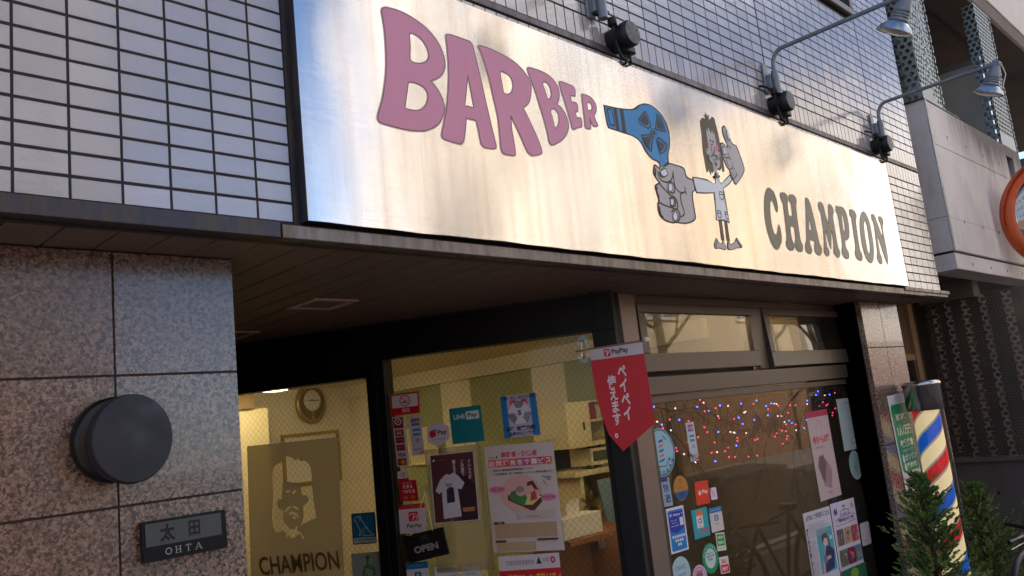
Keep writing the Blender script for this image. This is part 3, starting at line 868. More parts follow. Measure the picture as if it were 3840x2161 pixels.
c1 = [(215,137),(260,160),(295,200,c),(305,188,c),(340,270),(375,390),(393,500),(390,580),(375,595),(350,555),(320,450),(290,385),(268,368),(250,390),(243,500),(250,650),(275,850),(310,980),(345,1040),(365,1045),(385,1010),(400,920),(415,858),(425,860),(450,950),(465,1060),(465,1170),(458,1212,c),(445,1215,c),(430,1270),(400,1310),(365,1318),(320,1280),(260,1170),(200,990),(155,780),(135,560),(135,400),(150,250),(180,165)]
h1 = [(440,280),(445,240),(480,226),(530,235),(570,275),(592,350),(583,420),(590,540),(605,650),(620,680),(665,685),(678,650),(670,560),(650,440),(615,370),(610,300),(620,272),(655,265),(710,280),(745,330),(757,400),(747,460),(760,620),(790,850),(815,1020),(840,1160),(875,1240),(880,1310),(865,1355),(820,1365),(770,1340),(735,1280),(728,1200),(740,1130),(730,1020),(710,900),(680,872),(640,870,c),(640,960),(660,1080),(680,1160),(705,1220),(710,1290),(690,1330),(650,1340),(600,1315),(565,1260),(555,1190),(570,1120),(560,980),(535,760),(510,560),(490,430),(455,350)]
a1 = [(930,340),(945,328),(985,350),(1020,430),(1060,580),(1110,780),(1160,1010),(1190,1150),(1210,1230),(1245,1300),(1248,1370),(1225,1425),(1180,1430),(1130,1390),(1108,1320),(1112,1250),(1105,1165),(1070,1150),(1012,1142,c),(1020,1220),(1050,1300),(1057,1360),(1040,1400),(1000,1405),(950,1365),(930,1290),(930,1220),(948,1185),(950,1000),(945,800),(940,580)]
a1h = [[(1003,722,c),(1020,780),(1057,965,c),(1015,945),(1000,900)]]
m1 = [(-65,134),(-50,108),(-28,101),(8,119),(40,180),(80,350),(138,545,c),(145,400),(135,180),(150,150),(175,150),(215,190),(240,260),(240,330),(230,350,c),(235,440),(265,620),(300,830),(335,1010),(365,1080),(375,1150),(350,1203),(310,1200),(265,1150),(245,1090),(250,1010),(240,900),(210,690),(200,675),(195,800),(195,1050,c),(150,930),(90,690),(80,680),(85,800),(115,990),(155,1080),(158,1140),(140,1175),(100,1175),(60,1120),(48,1050),(55,985),(48,798),(29,612),(3,446),(-18,321),(-44,259),(-65,186)]
p1 = [(288,190),(300,182),(340,195),(400,200),(445,225),(490,300),(525,430),(550,570),(560,720),(550,810),(520,855),(480,850,c),(480,940),(505,1040),(540,1100),(555,1170),(545,1225),(505,1235),(450,1200),(415,1120),(410,1055),(418,1020),(410,880),(375,640),(345,440),(325,350),(300,300),(288,240)]
p1h = [[(407,365),(415,350),(430,370),(455,480),(475,600),(470,690),(455,695),(440,640),(420,500)]]
i1 = [(563,300),(568,262),(600,253),(650,275),(690,330),(703,400),(690,440),(700,560),(725,760),(755,950),(780,1080),(815,1150),(822,1220),(810,1265),(770,1268),(715,1235),(682,1160),(678,1090),(688,1050),(680,940),(650,740),(620,540),(600,410),(575,370)]
o1 = [(845,298),(890,330),(940,430),(980,560),(1010,720),(1040,900),(1053,1060),(1045,1230),(1015,1310),(990,1320),(945,1290),(890,1200),(840,1040),(805,870),(785,700),(775,560),(780,430),(805,330)]
o1h = [[(868,480),(890,500),(920,600),(950,800),(975,960),(975,1120),(960,1137),(940,1110),(910,980),(880,800),(860,620),(855,520)]]
n1 = [(1003,390),(1010,358),(1040,350),(1070,375),(1100,450),(1150,590),(1200,730),(1233,840,c),(1225,700),(1200,590),(1190,540),(1155,470),(1147,420),(1160,397),(1190,397),(1225,430),(1243,490),(1243,540),(1230,570),(1240,680),(1275,860),(1310,1050),(1335,1220),(1335,1355,c),(1300,1280),(1230,1080),(1180,930),(1135,805),(1140,900),(1160,1020),(1180,1130),(1215,1220),(1225,1290),(1210,1335),(1185,1335),(1140,1280),(1123,1200),(1125,1160),(1130,1120),(1110,960),(1080,740),(1050,530),(1020,460)]
for o_, h_, f_ in ((c1, [], CD), (h1, [], CD), (a1, a1h, CD), (m1, [], CE), (p1, p1h, CE), (i1, [], CE), (o1, o1h, CE), (n1, [], CE)):
    letter(o_, h_, f_, "vinyl_dark", "vinyl_black", "vinyl_halo")

class Art:
    def __init__(s): s.b = MB(); s.k = 0
    def z(s): s.k += 1; return 0.0006 + 0.00015 * s.k
    def f(s, tf, pts, mt, sub=4): s.b.ngon(FS, [pl(tf, pts, True, sub)], s.z(), None, MATS[mt]); return s
    def st(s, tf, pts, w, mt="vinyl_black"): w *= 1.6; s.b.ribbon(FS, pl(tf, pts, False, 4), w, s.z(), MATS[mt]); return s
    def stc(s, tf, pts, w, mt="vinyl_black"): w *= 1.5; s.b.ribbon(FS, pl(tf, pts, True, 4), w, s.z(), MATS[mt], closed=True); return s
    def el(s, tf, cx, cy, rx, ry, mt): return s.f(tf, [(cx + rx * math.cos(i * .628), cy + ry * math.sin(i * .628)) for i in range(10)], mt)
a = Art()
a.f(CF, [(122,95,1),(180,108),(300,132),(440,140),(500,100),(560,82),(620,90),(690,135),(760,210),(810,300),(840,400),(848,520),(838,600),(830,650),(838,740,1),(735,790,1),(725,735),(650,690),(580,610),(520,500),(440,440),(350,410),(175,352,1),(155,290)], "vinyl_black")
a.f(CF, [(140,115,1),(250,140),(330,152),(430,158),(480,148),(520,110),(580,98),(640,110),(700,160),(760,230),(800,310),(825,400),(835,500),(825,600),(812,650),(822,715,1),(745,780,1),(735,720),(660,680),(600,610),(540,510),(470,445),(360,395),(185,342,1),(165,280)], "vinyl_blue")
a.st(CF, [(248,138,1),(280,372,1)], .012).st(CF, [(318,148,1),(352,396,1)], .014).stc(CF, [(160,138,1),(215,150,1),(247,328,1),(196,312,1)], .004)
for o_, i_ in (([(580,168,1),(530,222),(508,285),(612,355,1),(635,315)], [(572,190,1),(540,235),(525,278),(598,322,1),(615,296)]),
               ([(705,200,1),(750,250),(796,392,1),(688,360,1)], [(714,232,1),(745,272),(780,370,1),(704,346,1)]),
               ([(535,430,1),(660,420,1),(640,606,1),(575,530)], [(550,450,1),(636,440,1),(620,572,1),(583,525)]),
               ([(700,480,1),(725,455,1),(816,532,1),(790,600),(740,630,1)], [(716,488,1),(790,536,1),(765,590),(735,602,1)])):
    a.stc(CF, o_, .004); a.f(CF, i_, "vinyl_black")
a.el(CF, 668, 405, 33, 50, "vinyl_black").el(CF, 668, 405, 26, 42, "vinyl_blue").el(CF, 668, 405, 19, 31, "vinyl_black").el(CF, 668, 405, 13, 22, "vinyl_hair")
a.b.build("hair_dryer_drawing", None, sign)
a = Art()
a.f(CF, [(680,742),(720,770),(745,790),(800,755),(840,730),(900,745),(980,770),(1010,800),(1030,870),(1085,905),(1108,920),(1130,1030,1),(1100,1050),(1100,1120),(1120,1250),(1130,1330),(1100,1370),(1020,1395),(920,1385),(880,1388),(800,1365),(745,1320),(715,1250),(710,1170),(720,1140),(690,1030),(680,980),(700,955),(725,945,1),(680,880),(662,840),(665,780)], "vinyl_black")
a.f(CF, [(685,765),(725,795),(745,805),(800,770),(840,745),(900,760),(970,783),(1000,815),(1018,885),(1078,920),(1095,930),(1112,1020,1),(1085,1045),(1085,1120),(1105,1250),(1113,1325),(1085,1357),(1015,1378),(930,1370),(885,1372),(810,1350),(760,1310),(730,1250),(725,1180),(738,1150),(705,1030),(698,990),(715,970),(748,955,1),(695,880),(678,840),(680,790)], "vinyl_grey")
for s_ in ([(712,822),(735,900),(790,938),(840,932),(870,890),(880,820)], [(878,822),(900,980),(940,1040),(985,1052),(1012,1035),(1000,985)], [(1010,1035),(1024,1076)], [(985,1052),(958,1085),(975,1180),(1002,1270),(990,1300),(950,1320)],
           [(722,945),(770,1000),(850,1080),(900,1110),(930,1180),(920,1232),(870,1218),(790,1192),(728,1160)], [(815,945),(870,945),(898,1010),(880,1058),(838,1042)], [(836,1115),(890,1110),(907,1160),(897,1200),(848,1190)], [(860,1258),(920,1240),(952,1290),(938,1360),(885,1375)], [(705,990),(700,1030),(728,1110)], [(728,1205),(745,1290),(770,1320)], [(683,870),(690,790)]):
    a.st(CF, s_, .0042)
a.f(CF, [(722,828,1),(795,782,1),(826,858,1),(785,890),(745,880)], "vinyl_black").f(CF, [(738,828,1),(790,795,1),(816,852,1),(785,874),(755,862)], "vinyl_white")
a.el(CF, 845, 1000, 26, 50, "vinyl_black").el(CF, 846, 998, 19, 42, "vinyl_white").el(CF, 868, 1156, 24, 42, "vinyl_black").el(CF, 864, 1156, 16, 34, "vinyl_white").el(CF, 902, 1312, 30, 50, "vinyl_black").el(CF, 898, 1312, 22, 42, "vinyl_white")
a.b.build("fist_drawing", None, sign)
a = Art()
a.f(CG, [(158,103,1),(280,120),(400,145),(470,185),(520,225,1),(555,195),(540,130),(535,90,1),(615,125,1),(630,190),(655,220,1),(720,150),(800,62,1),(842,165,1),(790,235),(690,310,1),(700,330),(740,560),(800,900,1),(720,865),(650,855),(565,845,1),(560,740),(545,560),(522,385,1),(380,395),(230,385,1),(190,250)], "vinyl_black")
a.f(CG, [(182,130,1),(300,145),(420,180),(500,215),(520,234,1),(562,205),(555,128,1),(610,128,1),(622,190),(650,235,1),(720,170),(798,88,1),(828,160,1),(770,225),(683,298,1),(690,380),(720,560),(787,868,1),(720,840),(650,830),(577,835,1),(570,740),(560,560),(540,368,1),(380,370),(240,363,1),(205,250)], "vinyl_white")
for s_ in ([(618,360,1),(685,370,1)], [(622,400,1),(690,412,1)], [(618,360),(628,450),(660,497),(690,470),(686,370)], [(578,682,1),(636,690,1)], [(582,720,1),(640,728,1)], [(578,682),(593,770),(628,810),(647,780),(636,690)], [(708,704,1),(760,712,1)], [(712,738,1),(768,750,1)], [(708,704),(728,790),(760,828),(778,818)]):
    a.st(CG, s_, .0025)
a.b.build("coat_drawing", None, sign)
a = Art()
for q in ([(610,850,1),(665,855,1),(710,1192,1),(655,1186,1)], [(706,862,1),(755,878,1),(802,1196,1),(745,1192,1)]): a.f(CG, q, "vinyl_hair")
a.f(CG, [(572,1148),(600,1190),(615,1225),(670,1235,1),(672,1188,1),(700,1188,1),(705,1235),(735,1290),(735,1343),(690,1345),(610,1325),(580,1335),(545,1320),(532,1260),(545,1200)], "vinyl_black")
a.f(CG, [(585,1190),(600,1225),(620,1240),(682,1246,1),(682,1190,1),(692,1190,1),(698,1240),(725,1295),(722,1330),(690,1332),(610,1310),(582,1320)], "vinyl_grey")
for i in range(5): a.el(CG, 556 + (i == 0) * 12, 1180 + i * 32, 13, 13, "vinyl_grey")
a.f(CG, [(912,1140),(940,1180),(980,1240),(1010,1290),(985,1320),(930,1318),(880,1340),(800,1352),(765,1335),(755,1270),(768,1190,1),(797,1192,1),(800,1240),(850,1235),(892,1200)], "vinyl_black")
a.f(CG, [(905,1200),(930,1250),(968,1300),(930,1305),(880,1326),(800,1338),(775,1322),(768,1270),(778,1192,1),(788,1192,1),(792,1250),(850,1248)], "vinyl_grey")
for i in range(5): a.el(CG, 922 + i * 17, 1172 + i * 28, 11, 12, "vinyl_grey")
a.b.build("legs_drawing", None, sign)
a = Art()
a.f(CH, [(217,270),(235,230),(270,203),(302,228,1),(310,190,1),(273,150,1),(312,157,1),(308,103,1),(345,172,1),(385,150,1),(372,190),(385,250,1),(410,210),(438,188),(475,220),(492,290),(530,430),(575,640),(600,800),(640,1000),(662,1180,1),(625,1185,1),(612,1110,1),(580,1162,1),(540,1150,1),(520,1120,1),(480,1150,1),(443,1212,1),(430,1165,1),(412,1247,1),(385,1170,1),(370,1140,1),(363,1187,1),(340,1185),(300,1000),(265,780),(245,500)], "vinyl_hair")
a.f(CH, [(655,343),(680,380),(760,590),(820,680),(870,700),(900,760),(980,980),(1022,1120),(1015,1190),(960,1300),(875,1420,1),(840,1400),(806,1325,1),(755,1215),(740,1150),(690,1090),(640,960),(610,900),(585,800),(578,680),(600,650),(650,670),(705,735,1),(700,690),(650,580),(615,450),(615,370)], "vinyl_black")
a.f(CH, [(652,375),(672,400),(750,605),(810,700),(860,715),(885,770),(965,985),(1006,1120),(998,1185),(945,1295),(872,1397,1),(850,1375),(815,1302,1),(765,1190),(755,1140),(700,1080),(655,960),(625,895),(600,790),(600,690),(640,687),(715,762,1),(715,700),(665,570),(633,450),(632,392)], "vinyl_grey")
a.f(CH, [(325,395,1),(362,482,1),(350,378,1),(378,410),(410,502,1),(430,430,1),(450,502,1),(470,478,1),(500,620),(520,720),(545,820),(575,840),(580,900),(560,930),(575,1000),(570,1080),(545,1120),(525,1130,1),(535,1262,1),(505,1266,1),(485,1150,1),(465,1160,1),(450,1080),(435,1035),(400,1000),(375,930),(375,880),(340,860),(325,800),(340,755),(365,765),(350,640),(340,560),(330,480)], "vinyl_grey")
a.el(CH, 368, 702, 18, 52, "vinyl_pink").el(CH, 515, 755, 28, 58, "vinyl_pink").el(CH, 398, 622, 14, 24, "vinyl_black").el(CH, 446, 640, 14, 24, "vinyl_black").el(CH, 428, 690, 22, 11, "vinyl_black")
for s_ in ([(410,705),(420,790),(440,850),(460,862),(475,820),(468,735)], [(375,880),(372,930),(400,1000),(438,1035)], [(340,770),(350,820)], [(560,850),(565,900)], [(775,775,1),(712,695,1)], [(600,735),(615,865),(682,870)], [(610,730,1),(650,728,1)], [(640,925),(740,935),(770,962)], [(720,842),(742,930)], [(790,1035),(800,1108),(755,1142)], [(800,1105),(832,1140)], [(852,1180),(868,1240),(812,1320)], [(866,1230),(885,1260)], [(680,965),(700,1040),(735,1090)], [(762,1180),(812,1255)], [(672,450),(680,540),(712,622,1),(765,590,1)], [(672,450),(700,430)]):
    a.st(CH, s_, .0022)
a.f(CH, [(398,928,1),(412,890),(455,870,1),(462,882,1),(430,905)], "vinyl_black").f(CH, [(465,878,1),(510,890),(552,968,1),(500,920)], "vinyl_black").el(CH, 487, 968, 38, 14, "vinyl_black").el(CH, 487, 968, 26, 6, "vinyl_grey")
a.st(CH, [(475,1025),(495,1040),(490,1055),(512,1060)], .005)
a.f(CH, [(685,478,1),(712,470,1),(748,575,1),(716,592,1)], "vinyl_white").f(CH, [(615,765,1),(645,757,1),(664,850,1),(634,852,1)], "vinyl_white")
a.el(CH, 512, 1272, 50, 28, "vinyl_black").f(CH, [(492,1200,1),(530,1195,1),(535,1262),(508,1268)], "vinyl_grey")
a.b.build("head_drawing", None, sign)

# ================= arm lamps, boxes, cables =================
def arm_lamp(x, lab, tilt=31):
    t = thing("sign_lamp", lab, "lamp", (x, 0, 3.12), "arm lamps above the sign")
    G = MATS["grey_enamel"]; y0 = -0.045; zt = 3.275; L_ = 0.69
    p = [(x, y0, 3.10), (x, y0, 3.23)] + [(x, y0 - 0.055 * (1 - math.cos(R(q))), 3.23 + 0.075 * math.sin(R(q))) for q in range(15, 91, 15)] + [(x, -L_ + 0.02, 3.305)]
    MB().tube(p, 0.0105, 12, G).build("arm", None, t)
    b = MB(); b.wbox(x - 0.045, x + 0.0, -0.012, -0.004, 3.10, 3.25, G, 0.002)
    b.tube([(x, y0, 3.09), (x, y0, 3.205)], 0.0175, 14, G)
    b.wbox(x - 0.03, x + 0.02, -0.034, -0.010, 3.12, 3.19, G, 0.002)
    for z in (3.125, 3.18): b.tube([(x + 0.01, -0.045, z), (x + 0.038, -0.045, z)], 0.003, 6, G); b.tube([(x + 0.03, -0.045, z), (x + 0.036, -0.045, z)], 0.006, 6, G)
    b.build("bracket", None, t)
    b = MB(); J = V((x, -L_, 3.305)); b.tube([(x, -L_ + 0.05, 3.305), (x, -L_ + 0.005, 3.305)], 0.015, 12, G); b.tube([(x - 0.02, -L_, 3.302), (x + 0.02, -L_, 3.302)], 0.021, 12, G)
    b.build("knuckle", None, t)
    ax = V((0.0, math.sin(R(tilt)), -math.cos(R(tilt))))
    b = MB(); b.lathe(J, ax, [(0.017, 0.005), (0.024, 0.02), (0.028, 0.03), (0.036, 0.070), (0.037, 0.078), (0.034, 0.080), (0.034, 0.083), (0.038, 0.085), (0.038, 0.090), (0.035, 0.092), (0.035, 0.095), (0.039, 0.097), (0.039, 0.102), (0.036, 0.104), (0.036, 0.107), (0.043, 0.111), (0.044, 0.120), (0.036, 0.123)], 28, G); b.build("lamp_housing", None, t)
    b = MB(); b.lathe(J, ax, [(0.036, 0.118), (0.048, 0.128), (0.066, 0.146), (0.076, 0.163), (0.078, 0.166), (0.075, 0.166), (0.064, 0.149), (0.044, 0.132)], 32, MATS["galvanised"]); o = b.build("reflector", None, t)
    c_ = MB(); c_.lathe(J, ax, [(0.074, 0.162), (0.05, 0.169), (0.02, 0.172), (0.0001, 0.173)], 32, MATS["bulb_glass"]); c_.build("lens", None, o)
    MB().tube([J + V((0, -0.02, 0)), J + V((0.012, -0.03, -0.07)), J + V((0.005, -0.005, -0.14))], 0.003, 6, MATS["white_paint"]).build("cord", None, t)
    return t
la = arm_lamp(1.89, "grey arm lamp cut off by the top edge, above the last letter of BARBER")
lc = [copy_tree(la, (3.22, 0, 3.12)), arm_lamp(4.515, "x", 24)]
lc[0]['label'] = "grey arm lamp whose large reflector hangs at the top right above the cartoon man"
lc[1]['label'] = "rightmost grey arm lamp with its reflector in front of the concrete balcony"
def jbox(x, lab):
    t = thing("junction_box", lab, "junction box", (x, -0.02, 3.0), "round junction boxes above the sign")
    b = MB(); D_ = MATS["dark_plastic"]; O = (x, 0.0, 3.040)
    b.lathe(O, (0, -1, 0), [(0.047, 0.002), (0.047, 0.062), (0.050, 0.064), (0.050, 0.092), (0.044, 0.098)], 30, D_)
    b.tube([(x - 0.035, -0.03, 3.09), (x - 0.035, -0.05, 3.075)], 0.012, 8, D_)
    b.wbox(x - 0.008, x + 0.04, -0.075, -0.035, 2.975, 3.0, D_, 0.004)
    b.build("housing", None, t)
    b = MB(); b.lathe(O, (0, -1, 0), [(0.044, 0.0965), (0.043, 0.0995), (0.001, 0.1005)], 30, mat("cap_plastic", (66, 66, 68), 0.45), smooth=False)
    for k in range(6):
        an = R(30 + 60 * k); f_ = Fr((x, -0.1005, 3.040), (1, 0, 0)); pa = (0.011 * math.cos(an), 0.011 * math.sin(an)); pb = (0.04 * math.cos(an), 0.04 * math.sin(an))
        b.ribbon(f_, [pa, pb], 0.004, 0.0003, D_)
    b.build("cap", None, t)
    b = MB(); K = MATS["cable_black"]
    def crv(P): return [V((a_, bb, cc)) for a_, bb, cc in P]
    def bez(a_, b_, c_, d_, n=12): return [V(a_) * (1 - t_) ** 3 + V(b_) * 3 * t_ * (1 - t_) ** 2 + V(c_) * 3 * t_ * t_ * (1 - t_) + V(d_) * t_ ** 3 for t_ in [i / n for i in range(n + 1)]]
    b.tube(bez((x - 0.045, -0.045, 3.10), (x - 0.04, -0.05, 2.99), (x - 0.02, -0.04, 2.93), (x + 0.02, -0.05, 2.965)) + bez((x + 0.02, -0.05, 2.965), (x + 0.03, -0.05, 2.97), (x + 0.03, -0.05, 2.985), (x + 0.03, -0.05, 2.99), 4), 0.0065, 10, K)
    b.tube(bez((x + 0.005, -0.05, 2.985), (x + 0.0, -0.05, 2.94), (x + 0.02, -0.045, 2.93), (x + 0.005, -0.02, 2.958)), 0.005, 8, K)
    b.tube(bez((x + 0.02, -0.055, 2.985), (x + 0.025, -0.06, 2.94), (x + 0.03, -0.05, 2.94), (x + 0.055, -0.03, 2.954)), 0.005, 8, K)
    b.tube(bez((x - 0.06, -0.03, 3.112), (x - 0.07, -0.03, 3.115), (x - 0.09, -0.02, 3.12), (x - 0.11, -0.008, 3.12), 6), 0.006, 8, K)
    b.lathe((x - 0.045, -0.045, 3.10), (0, 0, -1), [(0.017, -0.005), (0.017, 0.022), (0.008, 0.026)], 14, K)
    b.build("cable", None, t)
    return t
j1 = jbox(1.985, "largest round black junction box, by the top edge, above the hair dryer drawing")
q = copy_tree(j1, (3.225, -0.02, 3.0)); q['label'] = "round black junction box above the cartoon man under the middle arm lamp"
q = copy_tree(j1, (4.46, -0.02, 3.0)); q['label'] = "smallest round black junction box above the letters CHAMPION by the sign corner"

# ================= pillar fittings =================
t = thing("wall_vent_hood", "round black metal disc hood standing off the pink granite pillar", "vent hood", (0.24, 0.21, 1.64))
xa = (1, 0, 0)
b = MB(); b.lathe((0.238, 0.208, 1.731), (0, -1, 0), [(0.092, 0), (0.092, 0.03), (0.086, 0.036), (0.05, 0.038)], 48, MATS["black_metal"], ex=0.95, xa=xa); b.build("back_ring", None, t)
mat("hood_paint", (34, 37, 46), 0.55, var=0.4, vs=22)
b = MB(); b.lathe((0.244, 0.208, 1.728), (0, -1, 0), [(0.050, 0.03), (0.050, 0.05)], 36, MATS["black_metal"], ex=0.95, xa=xa); b.build("stem", None, t)
b = MB(); b.lathe((0.244, 0.208, 1.728), (0, -1, 0), [(0.080, 0.06), (0.0915, 0.064), (0.094, 0.084), (0.0925, 0.101), (0.0905, 0.1045), (0.0895, 0.1048), (0.0885, 0.1049), (0.0001, 0.1052)], 56, MATS["hood_paint"], ex=0.885, xa=xa)
b.build("disc", None, t)
b = MB(); b.wbox(0.165, 0.19, 0.12, 0.135, 1.727, 1.733, MATS["hood_paint"]); b.build("clip", None, t)

FN = FY(0.2)
cd = Card(FN, (522, 1961), (836, 1911), (530, 2114), 0.012)
t = thing("nameplate", "small black nameplate with Japanese name over OHTA on the granite pillar", "nameplate", (0.38, 0.2, 1.46))
mat("plate_black", (8, 8, 9), 0.4, spec=0.25); mat("plate_steel", (72, 78, 80), 0.6)
cd.back(None, mt=MATS["plate_black"]); o = cd.mb.build("plate", None, t)
cd = Card(FN.off(0.013), (522, 1961), (836, 1911), (530, 2114), 0.001)
cd.mb.ngon(cd.fr, [[cd.q(*p) for p in ((0.06, 0.64), (0.965, 0.64), (0.965, 0.07), (0.06, 0.07))]], 0, 0.0008, MATS["plate_steel"])
cd.t("太", 0.22, 0.13, 0.40, 0.57, (3, 3, 4), 0.04); cd.t("田", 0.56, 0.15, 0.70, 0.54, (10, 10, 12), 0.03); cd.mb.build("inset", None, t)
cd = Card(FN.off(0.0125), (522, 1961), (836, 1911), (530, 2114), 0.0)
LG = (150, 152, 150); w_ = 0.0022
cd.ring(0.315, 0.82, 0.033, 0.075, w_, LG)
def serif_bar(x, y0, y1): cd.s_([(x, y0), (x, y1)], w_, LG); cd.s_([(x - .016, y0), (x + .016, y0)], .0012, LG); cd.s_([(x - .016, y1), (x + .016, y1)], .0012, LG)
serif_bar(.405, .74, .90); serif_bar(.45, .74, .90); cd.s_([(.405, .82), (.45, .82)], .0013, LG)
serif_bar(.545, .74, .90); cd.s_([(.515, .74), (.575, .74)], .0016, LG); cd.s_([(.515, .735), (.515, .78)], .0012, LG); cd.s_([(.575, .735), (.575, .78)], .0012, LG)
cd.s_([(.635, .90), (.665, .735)], .0013, LG); cd.s_([(.665, .735), (.70, .90)], w_, LG); cd.s_([(.645, .85), (.69, .85)], .0012, LG); cd.s_([(.622, .9), (.65, .9)], .0012, LG); cd.s_([(.685, .9), (.715, .9)], .0012, LG)
cd.mb.build("lettering", None, t)

# ================= concrete neighbour =================
nb = thing("concrete_building", "raw concrete building with a boxy balcony and punched steel screens beside the shop", "building", (6.5, 0.3, 0))
CL, CG_, CDK = MATS["concrete_light"], MATS["concrete_grey"], MATS["concrete_dark"]
NX = 5.6
b = MB(); f0 = FY(0)
b.box(f0, NX, 7.55, 2.505, 3.27, -0.18, 0, CL, 0.006); b.box(f0, NX, 7.55, 3.27, 3.592, -0.18, 0, CL, 0.006)
b.box(f0, 7.55, 7.76, 2.505, 3.27, -0.18, 0, CL); b.box(f0, 7.55, 7.76, 3.49, 3.59, -0.18, 0, CL)
b.box(f0, 7.76, 8.02, 2.505, 3.59, -0.18, 0, CL, 0.004); b.box(f0, 8.035, 12, 2.505, 3.26, -0.18, 0, CL, 0.004); b.box(f0, 8.3, 12, 3.26, 3.59, -0.18, 0, CL, 0.004)
b.build("parapet", None, nb)
b = MB(); b.box(f0, NX, 12, 2.375, 2.487, -0.18, 0.0, CL, 0.004); b.wbox(NX + 0.012, 11.9, 0.012, 0.15, 2.485, 2.507, MATS["concrete_hole"])
b.wbox(NX - 0.0, NX + 0.18, 0.183, 6, 2.5, 3.58, CG_); b.wbox(NX, NX + 0.18, 0.183, 6, 2.375, 2.49, CG_)
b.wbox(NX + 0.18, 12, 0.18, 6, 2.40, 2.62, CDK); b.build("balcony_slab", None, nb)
b = MB()
for x0 in range(8):
    for z in (3.37, 2.735, 2.425):
        x = 5.955 + 0.431 * x0
        if not 7.5 < x < 7.8: b.ell(f0, (x, z), 0.011, 0.013, 0.0006, MATS["concrete_hole"], 12)
b.box(f0, NX + 0.01, 11, 2.7405, 2.743, 0, 0.0004, mat("form_joint", (150, 140, 132), 0.9))
b.wbox(NX - 0.0005, NX, 0.0, 0.5, 2.741, 2.744, MATS["concrete_hole"])
b.build("form_marks", None, nb)
b = MB(); b.box(f0, NX - 0.002, NX + 0.035, 2.50, 3.6, 0, 0.003, MATS["galv_plate"], 0.001)
for k in range(6):
    b.ell(f0, (NX + 0.018, 2.56 + 0.19 * k), 0.005, 0.005, 0.004, MATS["concrete_hole"], 10)
b.wbox(NX - 0.02, NX + 0.75, -0.004, 0.2, 3.592, 3.598, MATS["dark_plastic"])
b.build("corner_trim", None, nb)
b = MB(); b.box(f0, NX + 0.2, 14, 4.93, 5.115, -0.3, -0.004, CDK, 0.02); b.box(f0, NX + 0.2, 14, 5.12, 6.8, -0.3, 0, mat("white_render", (214, 210, 208), 0.8, var=0.06, vs=3), 0.006)
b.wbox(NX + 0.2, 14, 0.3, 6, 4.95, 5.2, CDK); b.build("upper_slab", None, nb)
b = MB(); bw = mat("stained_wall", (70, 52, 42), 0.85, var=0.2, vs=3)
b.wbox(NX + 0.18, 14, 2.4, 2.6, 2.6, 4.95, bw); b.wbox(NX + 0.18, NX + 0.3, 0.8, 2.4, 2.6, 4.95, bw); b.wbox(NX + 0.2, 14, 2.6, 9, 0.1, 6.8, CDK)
b.build("back_wall", None, nb)
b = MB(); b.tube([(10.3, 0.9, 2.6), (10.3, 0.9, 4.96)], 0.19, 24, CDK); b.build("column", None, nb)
# white partition with metal frame
fx = FX(8.25)
b = MB(); b.box(fx, -1.0, -0.25, 2.6, 4.62, -0.03, 0.0, mat("partition_white", (196, 192, 180), 0.6, var=0.05)); po = b.build("partition", None, nb)
b = MB(); b.box(fx, -0.25, -0.19, 2.6, 4.67, -0.035, 0.01, MATS["galvanised"], 0.004); b.box(fx, -1.0, -0.25, 4.62, 4.67, -0.035, 0.012, MATS["galv_plate"], 0.004); b.build("frame", None, po)
# punched steel fins
def fin(x0, x1, y, z0, z1, fl=0.05):
    b = MB(); fr = FY(y); P_, S_ = MATS["punched_steel"], MATS["punched_slots"]
    b.quad(fr, [(x0, z0 + 0.12), (x1, z0 + 0.12), (x1, z1), (x0, z1)], 0, P_)
    b.quad(fr, [(x0, z0), (x1, z0), (x1, z0 + 0.12), (x0, z0 + 0.12)], 0, MATS["galv_plate"])
    b.quad(fr, [(x1 + 0.002, z0), (x1 + 0.028, z0), (x1 + 0.028, z1), (x1 + 0.002, z1)], 0.006, S_)
    b.add([(x0, y, z0), (x0, y + fl * 2, z0), (x0, y + fl * 2, z1), (x0, y, z1)], [(0, 1, 2, 3)], S_)
    b.add([(x1, y + fl, z0), (x1, y, z0), (x1, y, z1), (x1, y + fl, z1)], [(0, 1, 2, 3)], S_)
    b.add([(x0, y, z0), (x1 + 0.028, y, z0), (x1 + 0.028, y + fl, z0), (x0, y + fl, z0)], [(0, 1, 2, 3)], MATS["dark_plastic"])
    o = b.build("steel_fin", None, nb); set_uv(o, lambda c: (c.x + c.y, c.z)); return o
fin(5.64, 5.885, 0.012, 3.61, 4.925); fin(5.74, 6.095, 0.05, 3.605, 4.925); fin(5.98, 6.345, 0.088, 3.60, 4.925)
fin(7.56, 8.02, 0.01, 3.595, 5.05); fin(10.0, 10.4, 0.01, 3.595, 5.05)
b = MB(); b.quad(FX(5.70), [(-0.62, 3.55), (-0.12, 3.55), (-0.12, 4.93), (-0.62, 4.93)], 0, MATS["punched_steel"]); o = b.build("steel_fin", None, nb); set_uv(o, lambda c: (c.y, c.z))
b = MB()
for x, y in ((8.9, 0.5), (9.6, 0.7)):
    b.tube([(x, y, 2.6), (x, y, 4.6)], 0.018, 8, MATS["wood"])
b.tube([(8.6, 0.6, 3.9), (9.7, 0.8, 3.9)], 0.015, 8, MATS["wood"])
b.build("timber_rail", None, nb)
for x0, y0 in ((9.2, 1.2), (9.7, 1.2), (8.7, 1.4)):
    b = MB(); b.quad(FY(y0), [(x0, 3.0), (x0 + 0.4, 3.0), (x0 + 0.4, 4.5), (x0, 4.5)], 0, MATS["punched_steel"]); o = b.build("steel_fin", None, nb); set_uv(o, lambda c: (c.x, c.z))
